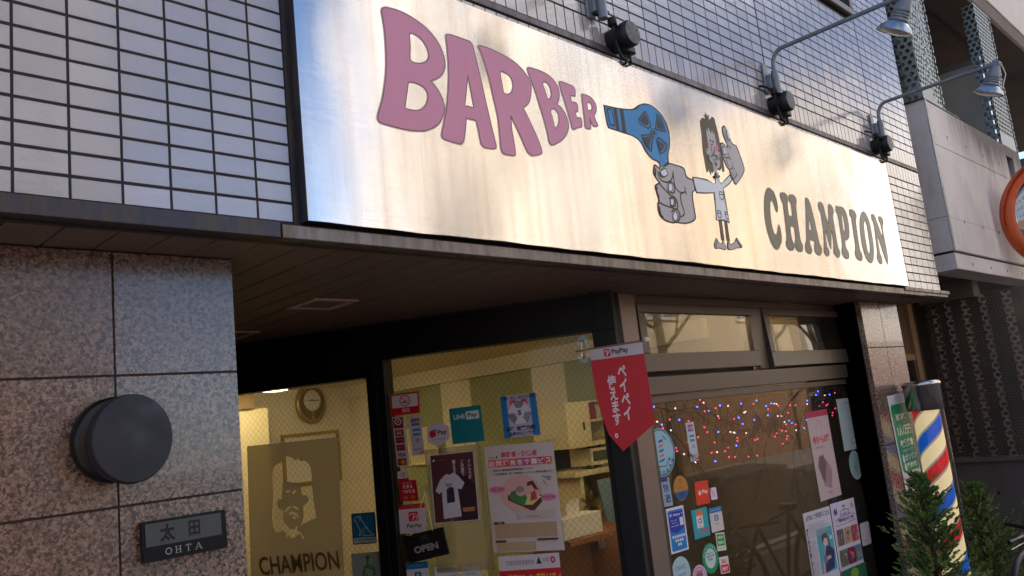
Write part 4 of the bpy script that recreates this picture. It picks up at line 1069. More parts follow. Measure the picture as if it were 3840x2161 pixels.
# ground floor recess
LW = 6.6
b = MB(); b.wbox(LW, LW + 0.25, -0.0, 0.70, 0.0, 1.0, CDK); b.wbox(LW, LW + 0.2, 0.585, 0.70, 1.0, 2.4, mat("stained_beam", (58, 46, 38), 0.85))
for y in (0.31, 0.02):
    b.add([(LW - 0.0015, y + 0.012 * math.cos(q * .52), 0.76 + 0.014 * math.sin(q * .52)) for q in range(12)], [tuple(range(12))], MATS["concrete_hole"])
b.build("low_wall", None, nb)
fz = FY(0.66)
b = MB(); b.box(fz, 5.17, LW, 0.1, 2.4, -0.1, 0, mat("recess_panel", (98, 76, 58), 0.6, var=0.1)); 
wz = fz.at(3440, 1327)[1]
bf = mat("recess_frame", (150, 122, 92), 0.5)
b.box(fz, 5.17, 6.40, wz - 0.05, wz, 0, 0.02, bf); b.box(fz, 6.36, 6.46, 0.1, 2.3, 0, 0.03, bf)
b.box(fz, 5.17, 6.36, 0.1, wz - 0.05, 0.0, 0.004, mat("recess_glass", (30, 28, 28), 0.1)); b.box(fz, 5.95, 6.0, 0.1, wz - 0.1, 0.004, 0.02, bf)
b.build("recess_door", None, nb)
# folded punched screens hanging over the low wall
fL = FX(LW)
edges = [(0.585, 0.535, 0), (0.535, 0.50, 1), (0.50, 0.42, 0), (0.42, 0.385, 1), (0.385, 0.31, 0), (0.31, 0.27, 1), (0.27, 0.17, 0), (0.17, 0.13, 1), (0.13, 0.02, 0), (0.02, -0.03, 1)]
for i, (ya, yb, k) in enumerate(edges):
    b = MB(); xa, xb = (LW - 0.01, LW - 0.01) if k == 0 else ((LW - 0.01, LW + 0.05) if i % 4 == 1 else (LW - 0.05, LW - 0.01))
    b.add([(xa, ya, 1.02), (xb, yb, 1.02), (xb, yb, 2.26), (xa, ya, 2.26)], [(0, 1, 2, 3)], MATS["punched_dark" if k == 0 else "punched_dark_big"])
    o = b.build("punched_screen", None, nb); set_uv(o, lambda c: (c.y, c.z))
b = MB(); b.wbox(LW + 0.3, LW + 0.32, -0.1, 0.9, 1.0, 2.3, mat("screen_backing", (120, 104, 84), 0.9, var=0.5, vs=5)); b.build("rear_panel", None, nb)
b = MB(); b.wbox(LW - 0.06, LW + 0.1, 0.19, 0.6, 2.25, 2.4, MATS["concrete_dark"]); b.build("screen_rail", None, nb)
b = MB(); b.wbox(LW - 0.05, LW + 0.09, -0.04, 0.585, 1.0, 1.03, MATS["concrete_dark"]); b.build("screen_rail", None, nb)

# ================= opposite side of the street =================
def block(name, lab, x0, x1, y0, y1, h, wall, fl=3.0, sp=2.4, ww=1.3, wh=1.5, win=(70, 80, 95), base=None, bal=False, cat="building", splay=0):
    t = thing(name, lab, cat, ((x0 + x1) / 2, y1, 0))
    b = MB()
    if splay:
        pv = [(x0, y1), (x0 + splay, y0), (x1, y0), (x1, y1)]
        b.add([(x, y, z) for z in (0, h) for x, y in pv], [(3, 2, 1, 0), (4, 5, 6, 7), (0, 1, 5, 4), (1, 2, 6, 5), (2, 3, 7, 6), (3, 0, 4, 7)], wall); b.wbox(x0, x1, y1 - .02, y1 + .01, 0, fl, base)
        b.wbox(x0, x1, y1, y1 + 0.12, h, h + .25, wall)
    else:
        b.wbox(x0, x1, y0, y1, fl, h, wall); b.wbox(x0 + .01, x1 - .01, y0, y1 - 0.02, 0, fl - .002, base or wall)
    if not splay: b.wbox(x0 - 0.05, x1 + 0.05, y0, y1 + 0.12, h, h + 0.25, wall)
    b.build("wall", None, t)
    wm = MB(); wm.wbox(0, ww, -0.02, 0.03, 0, wh, mat("w_" + name, win, 0.08)); wm.wbox(-0.06, ww + 0.06, 0.0, 0.06, -0.07, 0, MATS["white_paint"]); wm.wbox(-0.05, 0, 0, 0.05, 0, wh, MATS["white_paint"]); wm.wbox(ww, ww + 0.05, 0, 0.05, 0, wh, MATS["white_paint"]); wm.wbox(ww / 2 - .02, ww / 2 + .02, .03, .05, 0, wh, MATS["white_paint"])
    first = None; z = fl + 0.9
    while z + wh < h:
        x = x0 + 0.7
        while x + ww < x1 - 0.4:
            if first is None:
                first = wm.build("window", None, t, None); first.location = V((x, y1, z)) - wloc(t) + V((0, 0, 0))
                # mesh was built relative to the thing: shift so its corner sits at the local origin
                for v_ in first.data.vertices: v_.co += wloc(t)
            else:
                c_ = first.copy(); COL.objects.link(c_); c_.parent = t; c_.location = V((x, y1, z)) - wloc(t)
            x += sp
        if bal:
            bb = MB(); bb.wbox(x0 + 0.3, x1 - 0.3, y1, y1 + 0.9, z - 0.95, z - 0.8, wall); bb.wbox(x0 + 0.3, x1 - 0.3, y1 + 0.82, y1 + 0.9, z - 0.8, z + 0.15, wall); bb.build("balcony", None, t)
        z += fl
    return t
cream = mat("cream_render", (236, 226, 208), 0.8, var=0.05, vs=1)
tan = mat("tan_tile", (222, 204, 174), 0.7, var=0.08, vs=2)
greyw = mat("grey_render", (120, 122, 130), 0.8, var=0.08, vs=1)
brownb = mat("brown_brick", (118, 84, 62), 0.8, var=0.15, vs=5)
block("opposite_house", "cream three storey building across the street facing the sign", 6.8, 14.0, -15, -8.4, 9.6, cream, sp=3.8, ww=1.1, base=brownb, splay=5.2)  # plan splayed so its side leaves blue sky in the sign reflection
block("opposite_house", "tan tiled building across the street right of the cream one", 14.4, 22.5, -15, -8.6, 9.0, tan, sp=4.0, ww=1.2, base=brownb)
block("opposite_house", "pale building across the street at the far right", 23.0, 40, -16, -8.4, 11.0, cream, sp=4.2, ww=1.4, base=brownb)
block("opposite_house", "grey office building across the street left of the gap", -14, 3.2, -16, -8.4, 13, greyw, base=brownb)
block("opposite_house", "low tan house at the end of the side street", 0, 9, -46, -38, 6, tan)
ut = thing("utility_pole", "grey concrete utility pole on the far pavement", "pole", (10.6, -7.2, 0))
b = MB(); b.tube([(10.6, -7.2, 0), (10.6, -7.2, 9.5)], [0.17, 0.11], 16, CG_); b.build("shaft", None, ut)
b = MB(); b.wbox(9.7, 11.5, -7.25, -7.15, 8.8, 8.9, MATS["galv_plate"]); b.tube([(11.0, -7.2, 7.6), (11.0, -7.2, 8.4)], 0.22, 16, MATS["galv_plate"]); b.build("transformer", None, ut)

def reflection_tree(x, y, h, seed, lab):  # unseen trees added so their mirror image streaks the steel sign
    rd = random.Random(seed); t = thing("reflection_tree", lab, "tree", (x, y, 0), "bare street trees across the road")
    tb = MB(); lb = MB(); bk = mat("tree_bark", (92, 78, 66), 0.9, var=0.2, vs=10)
    tb.tube([(x, y, 0), (x + .1, y, h * .25), (x - .05, y + .05, h * .5), (x + .1, y, h)], [.13, .11, .08, .02], 12, bk); tb.build("trunk", None, t)
    def limb(P, d, ln, r, dep):
        path = [P]; q = V(P); dd = V(d)
        for i in range(4): dd = (dd + V((rd.uniform(-.2, .2), rd.uniform(-.2, .2), rd.uniform(-.05, .25)))).normalized(); q = q + dd * ln / 4; path.append(q.copy())
        lb.tube(path, [r * (1 - .2 * i) for i in range(5)], 6, bk, cap=False)
        if dep < 3:
            for i in range(4): limb(path[1 + i], (dd + V((rd.uniform(-1, 1), rd.uniform(-1, 1), rd.uniform(-.2, .8)))).normalized(), ln * rd.uniform(.4, .65), r * .5, dep + 1)
    for i in range(11): an = rd.uniform(0, 6.28); limb(V((x, y, h * (.3 + .06 * i))), V((math.cos(an), math.sin(an), rd.uniform(.4, 1.1))).normalized(), h * rd.uniform(.16, .3), .05, 0)
    lb.build("limbs", None, t)
reflection_tree(7.9, -7.4, 9.0, 5, "bare tree on the far pavement left of the utility pole")
reflection_tree(13.6, -7.3, 8.0, 9, "bare tree on the far pavement right of the utility pole")
reflection_tree(21.0, -7.3, 8.5, 14, "farthest bare tree on the far pavement")

# ================= orange traffic mirror =================
MC = V((7.08, -0.375, 2.82)); KM = 1.29
t = thing("traffic_mirror", "round convex traffic mirror with an orange frame and hood at the right edge", "traffic mirror", (MC.x, MC.y, 0))
om = mat("orange_enamel", (206, 86, 34), 0.45, var=0.08, vs=8)
ax = V((-0.72, -0.69, -0.04)).normalized()
b = MB(); b.lathe(MC, ax, [(0.3676, -0.0387), (0.4322, -0.0645), (0.4451, -0.0258), (0.4451, 0.0387), (0.4193, 0.0580), (0.3676, 0.0387)], 56, om, cap=False); b.build("ring", None, t)
b = MB(); seg = []; xx = ax.cross(V((0, 0, 1))).normalized(); up = xx.cross(ax).normalized()
vs = []; fs = []; N_ = 28
for i in range(N_ + 1):
    a_ = R(-10 + 200 * i / N_); d_ = xx * math.cos(a_) + up * math.sin(a_)
    ln = 0.03 + 0.09 * max(0, math.sin(a_))
    vs += [MC + d_ * 0.4515 + ax * 0.0, MC + d_ * 0.459 + ax * ln, MC + d_ * 0.464 + ax * ln, MC + d_ * 0.4565 + ax * 0.0]
for i in range(N_):
    k = i * 4
    for q in range(4): fs.append((k + q, k + (q + 1) % 4, k + 4 + (q + 1) % 4, k + 4 + q))
b.add(vs, fs, om, True); b.build("hood", None, t)
mat("mirror_face", (150, 156, 160), 0.04, metal=1.0)
b = MB(); b.lathe(MC, ax, [(0.3702, 0.0000), (0.3096, 0.0335), (0.2322, 0.0593), (0.1419, 0.0774), (0.0645, 0.0864), (0.0001, 0.0890)], 48, MATS["mirror_face"]); b.build("mirror", None, t)
b = MB(); b.tube([MC - ax * 0.04, MC - ax * 0.12, V((MC.x + 0.25, -0.02, MC.z))], 0.025, 12, om); b.wbox(MC.x + 0.17, MC.x + 0.33, -0.02, -0.004, MC.z - 0.12, MC.z + 0.12, om, 0.003); b.build("bracket", None, t)

# ================= barber pole =================
PC = (4.745, 0.082)
t = thing("barber_pole", "lit red white and blue barber pole in a clear tube with chrome cap", "barber pole", (PC[0], PC[1], 0.12))
def m_stripe():
    m = NT("barber_stripes")
    uv = m.n("ShaderNodeUVMap", uv_map="UV").outputs['UV']; sp = m.n("ShaderNodeSeparateXYZ"); m.l(uv, sp.inputs[0])
    f = m.math('FRACT', m.math('ADD', m.math('DIVIDE', sp.outputs[1], 0.40), sp.outputs[0]))
    r = m.n("ShaderNodeValToRGB"); e = r.color_ramp; e.interpolation = 'CONSTANT'
    st = [(0, (160, 152, 138)), (0.035, (200, 16, 26)), (0.235, (160, 152, 138)), (0.27, (250, 226, 172)), (0.50, (160, 152, 138)), (0.535, (0, 84, 190)), (0.735, (160, 152, 138)), (0.77, (250, 226, 172))]
    el = e.elements; el[0].position = 0; el[0].color = L(st[0][1]); el[1].position = st[1][0]; el[1].color = L(st[1][1])
    for p_, c_ in st[2:]:
        q = el.new(p_); q.color = L(c_)
    m.l(f, r.inputs['Fac'])
    m.l(r.outputs['Color'], m.b.inputs['Base Color']); m.l(r.outputs['Color'], m.b.inputs['Emission Color']); m.b.inputs['Emission Strength'].default_value = 0.2
    m.b.inputs['Roughness'].default_value = 0.4
m_stripe()
b = MB(); b.lathe((PC[0], PC[1], 0.35), (0, 0, 1), [(0.074, 0), (0.074, 1.14)], 64, MATS["barber_stripes"], xa=(1, 0, 0)); o = b.build("striped_drum", None, t)
me = o.data; uvl = me.uv_layers.new(name="UV")
for p_ in me.polygons:
    an = [math.atan2((me.vertices[v_].co).y, (me.vertices[v_].co).x) / (2 * math.pi) for v_ in p_.vertices]
    if max(an) - min(an) > 0.5: an = [q + 1 if q < 0 else q for q in an]
    for li, q in zip(p_.loop_indices, an): uvl.data[li].uv = (-q + 0.12, me.vertices[me.loops[li].vertex_index].co.z)
b = MB(); b.lathe((PC[0], PC[1], 0.30), (0, 0, 1), [(0.099, 0), (0.099, 1.19)], 48, MATS["clear_plastic"]); b.build("clear_tube", None, t)
b = MB(); mat("cap_chrome", (190, 180, 178), 0.22, metal=1.0)
b.lathe((PC[0], PC[1], 1.487), (0, 0, 1), [(0.076, 0), (0.102, 0), (0.102, 0.140), (0.106, 0.143), (0.107, 0.152), (0.103, 0.165), (0.094, 0.171), (0.0001, 0.173)], 48, MATS["cap_chrome"]); b.build("cap", None, t)
b = MB(); b.lathe((PC[0], PC[1], 0.122), (0, 0, 1), [(0.12, 0), (0.12, 0.03), (0.096, 0.05), (0.096, 0.2), (0.085, 0.22)], 40, MATS["cap_chrome"]); b.build("base", None, t)

# ================= conifers =================
def m_leaf():
    m = NT("conifer_leaf"); at = m.n("ShaderNodeAttribute", attribute_name="rnd")
    c = m.ramp(at.outputs['Fac'], [(0, L((52, 74, 36))), (0.5, L((108, 136, 62))), (0.85, L((128, 148, 78))), (1, L((140, 116, 70)))])
    m.l(c, m.b.inputs['Base Color']); m.b.inputs['Roughness'].default_value = 0.6
m_leaf(); mat("bark", (74, 52, 40), 0.9, var=0.2, vs=40)
def conifer(cx, cy, z0, h, rad, seed, lab, n=420, lean=(0, 0)):
    rd = random.Random(seed)
    t = thing("conifer", lab, "shrub", (cx, cy, 0.12), "potted conifers by the barber pole")
    tb = MB(); tb.tube([(cx, cy, z0 - 0.1), (cx + lean[0] * .5, cy + lean[1] * .5, z0 + h * 0.5), (cx + lean[0], cy + lean[1], z0 + h)], [0.018, 0.011, 0.003], 8, MATS["bark"])
    lf = MB(); lm = MATS["conifer_leaf"]
    for i in range(n):
        u = rd.random() ** 0.85; z = z0 + h * u
        an = rd.uniform(0, 2 * math.pi); rr = rad * (1 - u) ** 0.62 * (0.72 + 0.38 * math.sin(seed + u * 13 + 2.3 * math.sin(an * 2 + seed))) * rd.uniform(0.6, 1.1) + 0.012
        base = V((cx + lean[0] * u, cy + lean[1] * u, z - 0.25 * rr))
        d = V((math.cos(an), math.sin(an), rd.uniform(0.25, 1.1))).normalized(); ln = rr * rd.uniform(0.55, 1.1)
        tip = base + d * ln
        if i % 3 == 0: tb.tube([base, base + d * ln * 0.6, tip], [0.004, 0.0025, 0.001], 4, MATS["bark"], cap=False)
        side = d.cross(V((0, 0, 1))).normalized(); up = side.cross(d).normalized()
        tone = min(1, max(0, rd.gauss(0.45, 0.2) + 0.2 * (ln / rad - 0.5)))
        for s in range(3):                       # flat scaly sprays along the branch
            o = base + d * ln * (0.45 + 0.27 * s); tw = rd.uniform(-1, 1)
            ax_ = (side * math.cos(tw) + up * math.sin(tw)); dd = (d + ax_ * rd.uniform(-.5, .5) + V((0, 0, rd.uniform(-.1, .4)))).normalized()
            L_ = rd.uniform(0.035, 0.065) * (0.6 + rr / rad * 0.5)
            for q in range(7):
                f_ = q / 7; pp = o + dd * L_ * f_
                for sg in (-1, 1):
                    l2 = L_ * (0.55 - 0.4 * f_) * rd.uniform(0.6, 1.1); e_ = (dd * 0.9 + ax_ * sg * 0.8 + V((rd.uniform(-.2, .2),) * 3)).normalized()
                    wv = e_.cross(V((rd.uniform(-1, 1), rd.uniform(-1, 1), rd.uniform(-1, 1)))).normalized() * 0.0028
                    k = len(lf.f); lf.add([pp - wv, pp + e_ * l2 * 0.6 - wv * 1.3, pp + e_ * l2, pp + e_ * l2 * 0.6 + wv * 1.3, pp + wv], [(0, 1, 2, 3, 4)], lm)
                    lf.rnd[k] = min(1, max(0, tone + rd.gauss(0, 0.12)))
    tb.build("trunk", None, t); lf.build("foliage", None, t)
    pt = MB(); pt.lathe((cx, cy, 0.122), (0, 0, 1), [(0.11, 0), (0.15, z0 - 0.25), (0.16, z0 - 0.25), (0.16, z0 - 0.2), (0.14, z0 - 0.2), (0.0001, z0 - 0.22)], 28, mat("terracotta", (140, 84, 60), 0.8, var=0.1)); pt.build("pot", None, t)
conifer(3.68, -0.2, 0.42, 0.80, 0.38, 3, "pointed dark green conifer in front of the lit barber pole", 430)
conifer(5.12, 0.02, 0.34, 0.66, 0.44, 8, "wider loose green conifer behind the barber pole against the concrete wall", 430)

# ================= bicycle =================
t = thing("bicycle", "dark parked bicycle whose handlebar shows at the lower right edge", "bicycle", (4.75, -0.42, 0.12))
b = MB(); K = MATS["black_metal"]; zz = lambda u, v: V(FY(-0.4).p(*FY(-0.4).at(u, v)))
h0 = zz(3785, 2036); h1_ = zz(3845, 2040)
b.tube([h0 + V((0, 0.0, 0)), h0 + V((0.12, -0.03, 0.008)), h1_ + V((0.02, -0.05, -0.01))], 0.011, 8, K); b.tube([h0 + V((0.01, 0, -0.035)), h0 + V((0.13, -0.03, -0.02)), h1_ + V((0.03, -0.05, -0.04))], 0.004, 6, MATS["chrome"])
b.tube([h0 + V((0.30, -0.1, 0.0)), h0 + V((0.42, 0.12, 0.02))], 0.011, 8, K); b.build("handlebar", None, t)
b = MB(); A = h0 + V((0.36, 0.0, 0.0)); fw = V((h0.x + 0.10, -0.42, 0.45)); rw = V((h0.x + 1.15, -0.42, 0.45)); bbk = V((h0.x + 0.68, -0.42, 0.42)); st_ = V((h0.x + 0.83, -0.42, 0.88))
for p_, q_ in ((A, bbk), (A, st_), (st_, bbk), (bbk, rw), (st_, rw)): b.tube([p_, q_], 0.014, 8, K)
b.build("frame", None, t); MB().tube([A, fw], 0.014, 8, K).build("fork", None, t)
for c_ in (fw, rw):
    w_ = MB(); w_.tube([c_ + V((0.33 * math.cos(q * .1745), 0, 0.33 * math.sin(q * .1745))) for q in range(37)], 0.018, 8, MATS["cable_black"]); wo = w_.build("wheel", None, t)
    w_ = MB()
    for q in range(12): w_.tube([c_, c_ + V((0.32 * math.cos(q * .5236), 0, 0.32 * math.sin(q * .5236)))], 0.0015, 4, MATS["chrome"])
    w_.build("spokes", None, wo)
b = MB(); b.lathe(st_ + V((0, 0, 0.0)), (0, 0, 1), [(0.05, 0), (0.075, 0.02), (0.06, 0.045)], 16, K); b.build("saddle", None, t)

# ================= stickers and posters on the slanted door glass =================
DG = FD.off(-0.0335)
WH = (222, 220, 224); RED = (200, 24, 40); DK = (24, 22, 26)
cd = Card(DG, (1463, 1480), (1570, 1467), (1468, 1561)); cd.back(RED, .06); cd.r(.05, .08, .95, .66, WH, .04)
cd.ring(.5, .36, .17, .24, .004, RED); cd.r(.40, .40, .56, .46, DK); cd.s_([(.58, .40), (.62, .32), (.56, .26), (.52, .22)], .0015, DK); cd.s_([(.38, .2), (.62, .52)], .0035, RED); cd.t("禁煙", .38, .72, .66, .90, (240, 220, 220), .01)
cd.done("sticker", "red framed no smoking sticker at the top left of the door glass", "sticker")
cd = Card(DG, (1471, 1565), (1514, 1561), (1490, 1752)); cd.back((196, 190, 196)); mr = (140, 20, 38)
cd.r(.04, .02, .9, .23, mr); cd.ring(.47, .10, .26, .06, .005, (210, 200, 205)); cd.e(.47, .10, .08, .02, (210, 200, 205))
for y in (.27, .41, .56): cd.r(.12, y, .84, y + .12, mr)
cd.t("DC", .28, .30, .7, .36, (220, 210, 214), .03); cd.t("UFJ", .28, .445, .7, .495, (200, 120, 130)); cd.t("NICOS", .2, .595, .76, .64, (200, 120, 130)); cd.t("VISA", .14, .73, .86, .80, (30, 40, 110), .03); cd.r(.12, .84, .84, .97, (90, 30, 24)); cd.e(.40, .905, .18, .045, (200, 60, 30)); cd.e(.57, .905, .18, .045, (226, 140, 40))
cd.done("sticker", "tall dark red credit card sticker strip along the left edge of the door glass", "sticker")
def jcb(cd):
    cd.back((196, 202, 212))
    for i, c_ in enumerate(((20, 60, 160), (190, 30, 60), (20, 120, 60))):
        cd.r(.2 + .21 * i, .05, .39 + .21 * i, .24, c_, .08); cd.t("JCB"[i], .23 + .21 * i, .11, .36 + .21 * i, .18, WH, .02)
    cd.r(.25, .32, .8, .50, (40, 140, 180)); cd.r(.30, .385, .75, .43, WH); cd.ring(.55, .62, .12, .035, .003, (40, 70, 120)); cd.t("DISCOVER", .2, .83, .86, .87, DK, .01); cd.p([(.5, .97), (.97, .97), (.97, .88)], (220, 90, 60))
cd = Card(DG, (1533, 1566), (1580, 1559), (1545, 1710)); jcb(cd); cd.done("sticker", "pale grey card brand strip right of the dark red one on the door glass", "sticker")
cd = Card(DG, (1601, 1587), (1683, 1575), (1604, 1680)); cd.back((214, 208, 222), pts=[(.5, 1), (1, .76), (1, .25), (.5, 0), (0, .25), (0, .76)])
cd.p([(.25, .64), (.40, .56), (.40, .38), (.25, .30), (.10, .38), (.10, .56)], (200, 20, 60)); cd.e(.36, .36, .07, .07, (70, 140, 190)); cd.t("Pay", .47, .36, .90, .58, DK, .03); cd.t("メルペイ使えます", .2, .67, .82, .75, DK, .01)
cd.done("sticker", "white hexagonal Pay sticker between the grey strip and the teal card", "sticker")
cd = Card(DG, (1683, 1534), (1802, 1519), (1698, 1667)); cd.back((0, 128, 138), .03)
cd.t("LINE", .12, .19, .48, .32, (190, 224, 226), .04); cd.r(.51, .13, .92, .36, (214, 230, 234), .03); cd.t("Pay", .57, .18, .86, .33, (0, 110, 130), .03)
cd.done("sticker", "square teal LINE Pay card in the middle of the door glass", "sticker")
cd = Card(DG, (1875, 1488), (2008, 1472), (1893, 1645)); cd.back((20, 120, 190)); cd.r(.17, 0, .82, 1, (190, 190, 214)); cd.p([(.26, .72), (.26, .52), (.42, .12), (.26, .12)], (210, 60, 60)); cd.p([(.74, .72), (.74, .12), (.58, .12), (.74, .5)], (210, 60, 60))
hx = [(.5 + .34 * math.cos(R(a)), .43 + .30 * math.sin(R(a))) for a in (0, 60, 120, 180, 240, 300)]
cd.p(hx[::-1], (226, 224, 236))
for k in range(3):
    for j in range(6):
        u0, u1 = hx[2 * k], hx[(2 * k + 1) % 6]; f_ = j * .10
        c0 = (u0[0] * (1 - f_) + .5 * f_, u0[1] * (1 - f_) + .43 * f_); c2 = (u1[0] * (1 - f_) + .5 * f_, u1[1] * (1 - f_) + .43 * f_)
        cd.s_([c0, c2], .0026, (44, 40, 96))
cd.e(.5, .43, .13, .13, (226, 224, 236), 3); cd.t("S", .45, .37, .55, .49, (40, 38, 90), .05)
cd.t("健康・安心・安全のお約束", .06, .02, .96, .11, (20, 20, 60), .01); cd.t("標準営業約款", .10, .74, .90, .85, (20, 24, 70), .03); cd.t("登録サロンです", .14, .87, .86, .97, (20, 24, 70), .02)
cd.done("poster", "blue bordered salon safety poster with a striped hexagon and letter S", "poster")
cd = Card(DG, (1490, 1769), (1556, 1763), (1503, 1882)); cd.back((176, 24, 36), pts=[(0, 1), (1, 1), (1, .32), (.6, .32), (.58, .08), (0, .08)]); cd.r(0, 0, .55, .24, (214, 204, 204), .05)
cd.ring(.28, .13, .10, .05, .003, (150, 30, 40)); cd.s_([(.38, .03), (.38, .19)], .003, (150, 30, 40)); cd.t("街のお店でも", .22, .37, .7, .43, (236, 200, 190)); cd.t("たまる", .22, .46, .75, .58, (240, 220, 214), .02); cd.t("つかえる", .16, .62, .86, .74, (240, 220, 214), .02); cd.e(.32, .88, .14, .07, (200, 90, 60)); cd.e(.72, .88, .14, .07, (200, 90, 60))
cd.done("sticker", "small red stepped sticker with white Japanese writing below the card strip", "sticker")
def payp(cd, x0, y0, x1, y1):
    cd.r(x0, y0, x1, y1, (214, 30, 66), .03); w_ = .0035; xm = x0 + (x1 - x0) * .5
    cd.s_([(x0 + (x1 - x0) * .42, y1 - (y1 - y0) * .08), (x0 + (x1 - x0) * .55, y0 + (y1 - y0) * .30)], w_, (240, 220, 226)); cd.s_([(x0 + (x1 - x0) * .05, y0 + (y1 - y0) * .38), (x0 + (x1 - x0) * .35, y0 + (y1 - y0) * .2), (x0 + (x1 - x0) * .75, y0 + (y1 - y0) * .25), (x0 + (x1 - x0) * .85, y0 + (y1 - y0) * .45), (x0 + (x1 - x0) * .4, y0 + (y1 - y0) * .68)], w_ * .8, (240, 220, 226))
cd = Card(DG, (1494, 1895), (1593, 1886), (1501, 2003)); cd.back((216, 208, 216)); cd.r(0, 0, 1, .16, (200, 30, 40)); cd.t("ペイペイ使えます", .15, .04, .86, .12, (230, 130, 130)); payp(cd, .36, .27, .72, .60); cd.t("PayPay", .28, .68, .84, .85, DK, .02); cd.t("Alipay", .38, .90, .6, .97, (40, 90, 190))
cd.done("sticker", "white PayPay card with a red top band behind the cords of the open board", "sticker")
# T-shirt poster in a plastic sleeve
cd = Card(DG.off(0.0006), (1610, 1707), (1776, 1689), (1630, 1966)); cd.back((206, 200, 200)); cd.r(.02, .015, .98, .985, (92, 50, 56))
cd.p([(.62, .98), (.98, .985), (.98, .5), (.8, .35), (.6, .30), (.5, .34), (.55, .6)], (56, 34, 44))
cd.p([(.22, .94), (.62, .92), (.58, .52), (.66, .54), (.74, .45), (.60, .33), (.50, .29), (.42, .315), (.34, .30), (.20, .38), (.08, .53), (.16, .58), (.22, .54)], (214, 214, 230))
cd.p([(.32, .72), (.50, .71), (.49, .50), (.40, .50), (.33, .52)], (50, 50, 64)); cd.t("Barber", .32, .43, .47, .47, (50, 50, 64), .02); cd.t("Time", .35, .475, .46, .51, (50, 50, 64), .02)
cd.t("Tシャツが", .84, .13, .92, .40, (236, 226, 230), .02, vert=True); cd.t("この店で", .68, .12, .76, .35, (236, 226, 230), .02, vert=True); cd.t("買えます。", .50, .11, .58, .38, (236, 226, 230), .02, vert=True)
cd.r(.66, .80, .92, .86, (186, 130, 96)); cd.e(.09, .09, .025, .018, (220, 214, 214)); cd.t("BUNKYO", .14, .08, .36, .1, (150, 120, 120)); cd.t("NEXT", .36, .955, .45, .972, (200, 190, 190))
cd.done("poster", "dark maroon T-shirt poster in a plastic sleeve on the door glass", "poster")
cd = Card(DG, (1591, 1688), (1799, 1665), (1640, 2150)); cd.back(None, mt=MATS["milky_plastic"]); cd.done("plastic_sleeve", "clear plastic sleeve hanging over the maroon T-shirt poster", "sleeve")
cd = Card(DG.off(0.0006), (1814, 1675), (2073, 1655), (1853, 2074)); cd.back((216, 204, 200)); PK = (216, 50, 110)
cd.t("文京区", .05, .105, .14, .125, (70, 50, 50)); cd.t("A", .155, .095, .19, .125, DK, .05); cd.t("高齢者・障害者", .24, .065, .76, .12, PK, .04)
for i, (ch, c_) in enumerate(zip("訪問理美容サービス", [(226, 80, 70), (226, 60, 110), (226, 80, 60), (226, 80, 60), (210, 50, 110), (200, 60, 150), (222, 90, 50), (200, 60, 140), (222, 90, 50)])):
    cd.r(.045 + .102 * i, .135, .143 + .102 * i, .205, c_); cd.t(ch, .055 + .102 * i, .145, .133 + .102 * i, .197, (244, 226, 224), .03)
cd.t("当店は「高齢者訪問理美容サービス」", .10, .225, .68, .247, (60, 40, 40), .01); cd.t("「心身障害者（児）理美容サービス」の提供店舗です。", .11, .26, .95, .283, (60, 40, 40), .01)
cd.e(.48, .46, .29, .17, (226, 176, 168), 40)
cd.p([(.28, .52), (.55, .61), (.62, .64), (.76, .55), (.76, .48), (.56, .56), (.28, .47)], (92, 54, 36)); cd.p([(.50, .57), (.62, .575), (.76, .50), (.62, .47), (.52, .50)], (226, 214, 140)); cd.p([(.33, .52), (.50, .585), (.56, .50), (.46, .42), (.34, .44), (.30, .48)], (70, 130, 70))
cd.e(.47, .445, .065, .045, (226, 180, 164)); cd.e(.465, .425, .06, .03, (150, 140, 136)); cd.p([(.60, .54), (.70, .52), (.68, .44), (.62, .44)], (200, 70, 70)); cd.e(.62, .415, .055, .045, (226, 180, 164)); cd.p([(.57, .40), (.58, .36), (.66, .35), (.70, .40), (.73, .44), (.67, .43), (.64, .39)], (96, 36, 36))
cd.e(.14, .415, .115, .032, (222, 130, 176)); cd.t("1回料 1,000円", .05, .405, .23, .425, (150, 30, 90), .01); cd.e(.86, .51, .115, .030, (222, 130, 176)); cd.t("年3回まで可能", .77, .50, .95, .52, (150, 30, 90), .01)
cd.ring(.89, .335, .022, .016, .003, (70, 66, 70)); cd.s_([(.80, .315), (.87, .33)], .004, (110, 106, 108)); cd.s_([(.81, .355), (.85, .40)], .003, (160, 60, 80))
cd.r(.40, .625, .93, .695, (206, 190, 186), .02); cd.lines(.42, .64, .90, .69, 2, (130, 110, 106), seed=2); cd.s_([(.5, .678), (.72, .675)], .004, (220, 120, 110))
cd.r(.06, .735, .93, .865, (190, 160, 126), .01); cd.r(.045, .715, .20, .74, (100, 60, 44), .01); cd.t("対象者", .10, .718, .16, .736, (210, 190, 170)); cd.lines(.10, .75, .90, .86, 6, (110, 80, 54), seed=3)
cd.r(.06, .905, .61, .985, (196, 168, 130), .01); cd.r(.045, .885, .20, .908, (100, 60, 44), .01); cd.lines(.09, .912, .58, .98, 4, (110, 80, 54), seed=4)
cd.r(.64, .882, .93, .902, (100, 60, 44), .01)
cd.done("poster", "large white visiting barber service poster with pink Japanese headline and bed drawing", "poster")
cd = Card(DG, (1868, 2088), (2096, 2072), (1882, 2240)); cd.back((206, 26, 40)); cd.r(0, 0, 1, .36, (224, 214, 220)); cd.t("文京区商店街連合会", .13, .12, .58, .24, (90, 84, 100)); cd.p([(.62, .24), (.71, .24), (.665, .06)], (16, 70, 56)); cd.t("文京区", .72, .10, .83, .20, (60, 60, 80)); cd.e(.89, .16, .04, .085, (206, 40, 80)); cd.t("★", .865, .11, .915, .2, (236, 226, 230))
